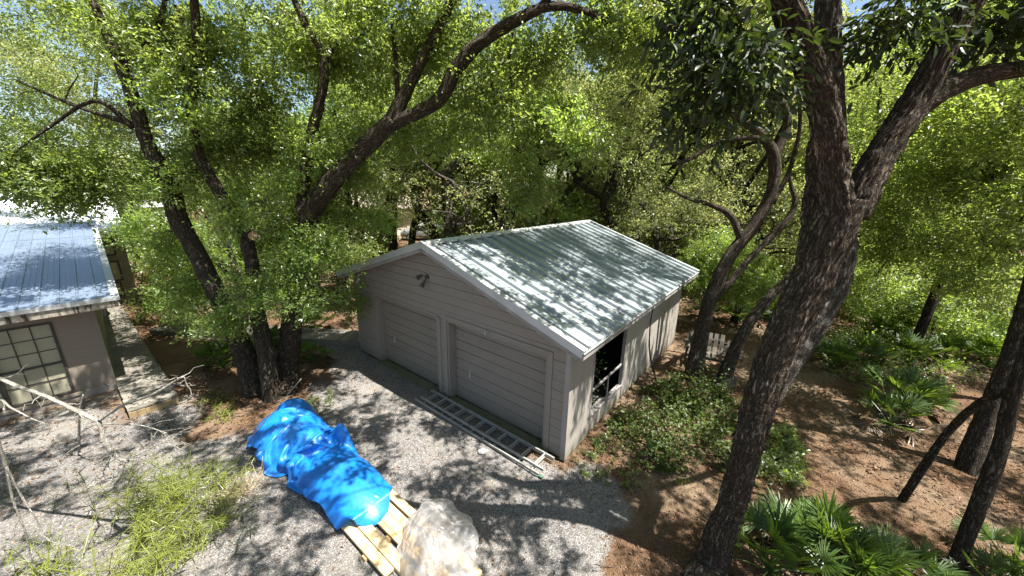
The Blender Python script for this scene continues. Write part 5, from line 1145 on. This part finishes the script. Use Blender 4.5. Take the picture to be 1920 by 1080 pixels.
mb = MB(); mb.box(6.0, 6.09, -3.4, -2.45, .0, .046); mb.box(3.2, 3.29, -3.4, -2.45, .0, .046)
for o, lb in zip(build_each(mb, 'skid', M_pine), ('cross skid under the open end of the pine boards', 'cross skid under the tarp covered part of the pine boards')):
    o.location = tuple(GO); o.rotation_euler = (0, 0, GY); tag(o, lb, 'skid')

# clear plastic sheeting bundle
def ico(n):
    bm_ = bpy.data.meshes.new('tmp'); import bmesh
    bb = bmesh.new(); bmesh.ops.create_icosphere(bb, subdivisions=n, radius=1); bb.verts.ensure_lookup_table()
    V = np.array([v.co[:] for v in bb.verts]); F = np.array([[v.index for v in f.verts] for f in bb.faces]); Ed = np.array([[v.index for v in e.verts] for e in bb.edges]); bb.free(); bpy.data.meshes.remove(bm_)
    return V, F, Ed
b = NB('clear_plastic'); co = b.co(); n = b.noise(co, 5, 4, .6, 1.0); ce = b.voro(b.mapping(co, (9, 9, 5)), 1., 'DISTANCE_TO_EDGE')
tr = b.n('ShaderNodeBsdfTransparent'); tr.inputs[0].default_value = (.97, .96, .95, 1); gl = b.n('ShaderNodeBsdfGlossy'); gl.inputs[1].default_value = .10
tl = b.n('ShaderNodeBsdfTranslucent'); tl.inputs[0].default_value = (.90, .88, .86, 1); df = b.n('ShaderNodeBsdfDiffuse'); df.inputs[0].default_value = (.84, .82, .80, 1)
nb = b.bump(b.math('ADD', b.math('MULTIPLY', ce, 1.3), b.math('MULTIPLY', n, .4)), .06, 1.)
for x in (gl, df): b.set(x, 'Normal', nb)
m1 = b.n('ShaderNodeMixShader'); m1.inputs[0].default_value = .5; b.t.links.new(tl.outputs[0], m1.inputs[1]); b.t.links.new(df.outputs[0], m1.inputs[2])
m2 = b.n('ShaderNodeMixShader'); m2.inputs[0].default_value = .22; b.t.links.new(m1.outputs[0], m2.inputs[1]); b.t.links.new(gl.outputs[0], m2.inputs[2])
lw = b.n('ShaderNodeLayerWeight'); lw.inputs[0].default_value = .35; b.set(lw, 'Normal', nb)
m3 = b.n('ShaderNodeMixShader'); b.set(m3, 0, b.math('ADD', b.ramp(n, (.35, .26), (.7, .46)), b.math('MULTIPLY', lw.outputs[1], .55))); b.t.links.new(tr.outputs[0], m3.inputs[1]); b.t.links.new(m2.outputs[0], m3.inputs[2])
M_plastic = b.done(m3.outputs[0])
def crumple(name, label, p, rx, ry, rz_, seed, ex=1.12, sub=5, z0=.1, inner=True):
    V, F, Ed = ico(sub); g = np.random.default_rng(seed)
    def shell(k0, ex, sd):
        k = k0 * (1 + (fbm(V * 1.3 + sd, 2, sd) - .38) * .55); k = k + sum(h_ * np.exp(-np.sum((V - np.array(c_) / np.linalg.norm(c_)) ** 2, 1) / w_s) for c_, h_, w_s in (((-.8, .4, .6), .16, .3), ((.9, -.2, .1), .14, .3), ((.1, -1, .2), .10, .2), ((.2, .3, 1), -.14, .12), ((-.5, -.7, .4), -.10, .1)))
        X = V * k[:, None] * np.array([rx, ry, rz_]); X[:, 2] = np.where(X[:, 2] < 0, X[:, 2] * .5, X[:, 2]) + rz_ * .42
        az_ = np.arctan2(V[:, 1], V[:, 0]); X[:, :2] *= (1 + .05 * (1 - 2 * np.abs(np.sin(az_ * 5 + 5 * fbm(V * 1.5, 2, sd)))) * (1 - np.abs(V[:, 2]) ** 3))[:, None]
        L0 = np.linalg.norm(X[Ed[:, 0]] - X[Ed[:, 1]], axis=1) * ex * (1 + .3 * (fbm(V[Ed[:, 0]] * 2, 2, sd + 4) - .38)); X += (np.stack([fbm(V * 7 + 10 * c, 2, sd + c) for c in range(3)], 1) - .38) * .05
        X = pbd(X, Ed, L0, 26, lambda P: np.zeros(len(P)), .0015, .3, 5, .9)
        S = np.bincount(Ed.ravel(), minlength=len(X))
        for _ in range(3):
            A = np.stack([np.bincount(Ed[:, 0], X[Ed[:, 1], c], len(X)) + np.bincount(Ed[:, 1], X[Ed[:, 0], c], len(X)) for c in range(3)], 1) / S[:, None]; X = X * .5 + A * .5
        m = MB(); m.add(X, T=F); return m
    o = shell(1., ex, seed).build(name, M_plastic, smooth=True); o.location = (p[0], p[1], z0); o.rotation_euler = (0, 0, GY); tag(o, label, 'plastic')
    if inner: shell(.62, 1.2, seed + 40).build('inner_fold', M_plastic, o, smooth=True)
    return o
crumple('plastic_sheet', 'large billowing bundle of clear plastic sheeting on the pine boards', G(6.74, -2.62), .60, .52, .46, 5)
crumple('plastic_sheet', 'small flat scrap of plastic sheeting in front of the big bundle', at(765, 1072), .28, .16, .07, 8, z0=.02, sub=4, inner=False)

# ------------------------------------------------------------------ ladder along the doors
M_alu = plain('weathered_aluminium', (.37, .36, .32), .55, .25, .3, 8)
t = thing('ladder', 'weathered extension ladder lying flat along the garage doors', 'ladder', G(3.43, -.30, .0), GY - .012)
for (y0, y1, z0, x0, x1, nm) in ((-.27, .21, .012, 0, 3.62, 'base_section'), (-.185, .175, .075, .12, 3.66, 'fly_section')):
    mb = MB()
    for y in (y0, y1): mb.box(x0, x1, y - .010, y + .010, z0, z0 + .055); mb.box(x0, x1, y - .016, y + .016, z0 + .051, z0 + .0585)
    s_ = mb.build(nm, M_alu, t, bevel=.002)
    for k in range(11):
        x = .30 + k * .315; r_ = MB(); r_.sweep([(x, y0 + .01, z0 + .036), (x, y1 - .01, z0 + .036)], .017, 8, sub=False); r_.build('rung', M_alu, s_)
mb = MB(); mb.box(3.62, 3.70, -.285, -.245, .004, .03); mb.build('foot', plain('green_rubber_foot', (.05, .16, .10), .6), t)
p = at(1092, 838); V, F, Ed = ico(3); V = V * (1 + (fbm(V * 1.5, 3, 2) - .45) * .7)[:, None] * np.array([.1, .07, .05]); mb = MB(); mb.add(V, T=F); o = mb.build('stone', plain('pale_stone', (.42, .40, .37), .9, 0, .4, 20)); o.location = tuple(at(905, 848) + [0, 0, .02]); tag(o, 'pale flat stone on the gravel in front of the ladder', 'stone')

# ------------------------------------------------------------------ slatted bench between the leaning trunks
bp = at(1335, 712); t = thing('bench', 'weathered bench with curved back slats between two leaning trunks', 'bench', (bp[0] + .05, bp[1] + .55, 0), math.radians(-28))
M_bw = plain('grey_bench_wood', (.11, .10, .08), .85, 0, .35, 6, .4)
for k in range(6):
    x = -.42 + k * .155; mb = MB(); q = np.array([(0, -.02, .40), (0, .16, .41), (0, .34, .44), (0, .46, .58), (0, .52, .78), (0, .62, .94)]); tn = np.gradient(q, axis=0); tn /= np.linalg.norm(tn, axis=1)[:, None]; nn = np.stack([0 * tn[:, 0], -tn[:, 2], tn[:, 1]], 1)
    V = []; 
    for pt_, n_ in zip(q, nn):
        for sx_, sn in ((-.052, -.012), (.052, -.012), (.052, .012), (-.052, .012)): V.append(pt_ + np.array([x + sx_, 0, 0]) + n_ * sn)
    Qs = [(i * 4 + j, i * 4 + (j + 1) % 4, i * 4 + 4 + (j + 1) % 4, i * 4 + 4 + j) for i in range(5) for j in range(4)]; mb.add(V, Qs, N=[[3, 2, 1, 0], [20, 21, 22, 23]], rnd=random.random()); mb.build('slat', M_bw, t)
for x in (-.52, .52):
    mb = MB(); mb.box(x - .03, x + .03, -.08, -.02, 0, .62); mb.build('leg', M_bw, t); mb = MB(); mb.bar((x, .30, .0), (x, .60, .80), .06, .06, (1, 0, 0)); mb.build('leg', M_bw, t); mb = MB(); mb.box(x - .065, x + .065, -.14, .52, .625, .65); mb.build('armrest', M_bw, t)
mb = MB(); mb.box(-.5, .5, .0, .04, .33, .385); mb.box(-.5, .5, .36, .40, .33, .385); mb.bar((-.5, .545, .70), (.5, .545, .70), .03, .07); build_each(mb, 'rail', M_bw, t)
t2 = thing('wooden_planter', 'low square wooden box on the litter in front of the bench', 'box', at(1345, 722) + np.array([.1, -.05, 0]), .3)
mb = MB(); mb.box(-.24, .24, -.17, -.15, 0, .3); mb.box(-.24, .24, .15, .17, 0, .3); mb.box(-.24, -.22, -.149, .149, 0, .3); mb.box(.22, .24, -.149, .149, 0, .3); build_each(mb, 'side', M_bw, t2); mb = MB(); mb.box(-.219, .219, -.149, .149, .02, .2); mb.build('filling', M_dark, t2)

# lattice panel and posts left of the garage
lp = aty(610, 522, 18.0); t = thing('lattice_fence', 'dark wooden lattice panel standing in the woods left of the garage', 'fence', (lp[0], lp[1], 0), .05)
zb, zt = aty(610, 522, 18.)[2], aty(610, 478, 18.)[2]; w2 = 1.05; mb = MB(); hh = zt - zb; x = -w2 - hh
while x < w2:
    for sg in (-1, 1):
        a0, a1 = (x, x + hh) if sg > 0 else (x + hh, x)
        p, q = np.array([a0, .012 * sg, zb]), np.array([a1, .012 * sg, zt])
        d = q - p
        lo_, hi_ = 0., 1.
        for e_, s2 in ((-w2, 1), (w2, -1)):
            if abs(d[0]) > 1e-6:
                tt = (e_ - p[0]) / d[0]
                if (d[0] > 0) == (s2 > 0): lo_ = max(lo_, tt)
                else: hi_ = min(hi_, tt)
        if hi_ - lo_ > .05: mb.bar(p + d * lo_, p + d * hi_, .045, .012, (0, 1, 0))
    x += .15
M_lat = plain('dark_lattice', (.075, .055, .045), .85); mb.build('lattice', M_lat, t); mb = MB(); mb.box(-w2 - .05, w2 + .05, -.04, .04, zt, zt + .09); mb.box(-w2 - .05, w2 + .05, -.04, .04, zb - .08, zb); build_each(mb, 'rail', M_lat, t)
for x in (-w2, w2): mb = MB(); mb.box(x - .05, x + .05, .041, .14, -.05, zt + .12); mb.build('post', M_lat, t)

# ------------------------------------------------------------------ far house, car, white building, wires
fp = at(765, 441); t = thing('far_house', 'small white house with a brown shingled roof beyond the parked car', 'house', (fp[0], fp[1], 0), .25)
M_white = plain('white_house_wall', (.72, .67, .58), .7, 0, .12, 2)
mb = MB(); mb.box(-7, .55, 0, 6, -.1, 2.65); mb.build('wall', M_white, t)
b = NB('shingle'); c = b.ramp(b.noise(b.mapping(b.co(), (4, 4, 9)), 1.5, 4), (.35, (.12, .09, .075)), (.65, (.30, .25, .21)))
mb = MB(); mb.prism([(-7.4, 2.6), (1.0, 2.6), (-.3, 3.9), (-7.4, 3.9)], -.45, -.38) if 0 else None
mb.add([(-7.4, -.5, 2.62), (.95, -.5, 2.62), (.95, 6.5, 2.62), (-7.4, 6.5, 2.62), (-5, 3, 4.3), (-1.6, 3, 4.3)], N=[[0, 1, 5, 4], [1, 2, 5], [2, 3, 4, 5], [3, 0, 4], [3, 2, 1, 0]]); mb.build('roof', b.done(b.pbr(c, .9)), t)
mb = MB(); mb.box(-2.2, -1.1, -.02, -.003, 1.0, 2.1); wn = mb.build('window', M_frame, t); mb = MB(); mb.box(-2.1, -1.68, -.03, -.021, 1.08, 2.02); mb.box(-1.62, -1.2, -.03, -.021, 1.08, 2.02); mb.build('pane', plain('far_glass', (.06, .07, .07), .1), wn)
mb = MB(); mb.box(-.62, -.35, -.16, -.04, 1.55, 1.95); mb.prism([(-.66, 1.951), (-.31, 1.951), (-.485, 2.12)], -.18, -.02); mb.bar((-.485, -.04, 1.9), (-.485, .0, 1.9), .04, .04); mb.build('wall_lantern', plain('brass_lantern', (.20, .15, .06), .4, .4), t)
mb = MB(); mb.box(-.05, .5, -.05, -.003, .0, 2.5); mb.build('pilaster', plain('cream_board', (.62, .55, .42), .7), t)

cp = at(781, 449); t = thing('parked_car', 'silver grey hatchback parked by the white house, mostly hidden by trunks', 'car', (cp[0] + .9, cp[1], 0), .05)
M_car = plain('grey_car_paint', (.30, .31, .31), .3, .3, .06, 2, 0, .6)
prof = [(-2.1, .35), (-2.15, .62), (-2.0, .85), (-1.2, .95), (-.55, 1.42), (.9, 1.46), (1.75, 1.05), (2.05, .95), (2.1, .4), (1.9, .28), (-1.9, .28)]
mb = MB(); mb.prism(prof, -.82, .82); mb.build('body', M_car, t, bevel=.08, smooth=True)
mb = MB(); mb.prism([(-1.0, .98), (-.5, 1.36), (.2, 1.39), (.2, .98)], -.835, .835); mb.prism([(.27, .98), (.27, 1.39), (.85, 1.39), (1.4, 1.02)], -.835, .835); mb.build('side_window', plain('car_glass', (.02, .022, .025), .08), t)
for sx_ in (-1.3, 1.3):
    for sy in (-.80, .80):
        mb = MB(); mb.sweep([(sx_, sy - .11, .33), (sx_, sy + .11, .33)], .33, 24, sub=False); wl = mb.build('wheel', plain('tyre_rubber', (.02, .02, .02), .8), t)
        mb = MB(); mb.sweep([(sx_, sy - .12, .33), (sx_, sy + .12, .33)], .2, 20, sub=False); mb.build('rim', plain('alloy', (.45, .45, .45), .4, .5), wl)
for sy in (-.6, .6): mb = MB(); mb.box(-2.16, -2.0, sy - .17, sy + .17, .62, .76); mb.build('headlight', plain('headlight', (.6, .6, .58), .15), t)

wp = aty(60, 405, 24); t = thing('white_building', 'bright white metal sided building beyond the house roof', 'building', (wp[0], wp[1], 0), -.45)
mb = MB(); x = -9.
while x < 6: mb.box(x, x + .985, 0, 5, -.1, 3.1 + 0); mb.box(x + .985, x + 1.0, .03, 5, -.1, 3.08); x += 1.0
mb.build('wall', plain('white_cladding', (.78, .78, .77), .6, 0, .08), t); mb = MB(); mb.prism([(-.4, 3.1), (2.5, 3.9), (5.4, 3.1)], -9.3, 6.3, 0); mb.build('roof', plain('white_roof', (.8, .8, .8), .5), t)

def wire(p, q, sag, label):
    t_ = np.linspace(0, 1, 15)[:, None]; P = p + (q - p) * t_; P[:, 2] -= sag * 4 * t_[:, 0] * (1 - t_[:, 0]); mb = MB(); mb.sweep(P, .011, 5, sub=False); tag(mb.build('overhead_wire', plain('pale_cable', (.45, .45, .43), .5)), label, 'wire')
wire(aty(880, 340, 18), aty(985, 352, 18), .05, 'short pale cable glimpsed through the trees above the garage ridge'); wire(aty(1090, 407, 17), aty(1210, 414, 16.5), .05, 'pale cable running right from behind the garage roof peak')

P = np.concatenate([[G(rng.uniform(-11, -.7), rng.uniform(-4.9, -4.2), .187) for _ in range(420)], [GO + GU * (p0[0] + pd[0] * t_ + pn[0] * w_q) + GV * (p0[1] + pd[1] * t_ + pn[1] * w_q) + np.array([0, 0, .184]) for t_, w_q in zip(rng.uniform(0, 7.5, 300), rng.uniform(-.4, .4, 300))]])
a = rng.uniform(0, 6.3, len(P)); mb = MB(); mb.leaves(P, np.c_[np.cos(a), np.sin(a), 0 * a], np.c_[rng.normal(0, .2, (len(P), 2)), np.ones(len(P))], rng.uniform(.03, .07, len(P)), rng.uniform(.014, .03, len(P)), .4); tag(mb.build('deck_litter', M_litter_leaf), kind='stuff')
# fallen leaves and twigs on the roof sheets
P = []; n = 170
for _ in range(n):
    u_ = UR + rng.random() * (UR + OE - .1); v_ = rng.uniform(-OF + .15, VB - .1); P.append(G(u_, v_, rz(u_) + .012))
P = np.array(P); a = rng.uniform(0, 6.3, n); mb = MB(); mb.leaves(P, np.c_[np.cos(a), np.sin(a), -.1 * np.ones(n)], np.c_[rng.normal(0, .15, (n, 2)), np.ones(n)], rng.uniform(.03, .06, n), rng.uniform(.012, .025, n))
tag(mb.build('roof_litter', M_litter_leaf), kind='stuff')
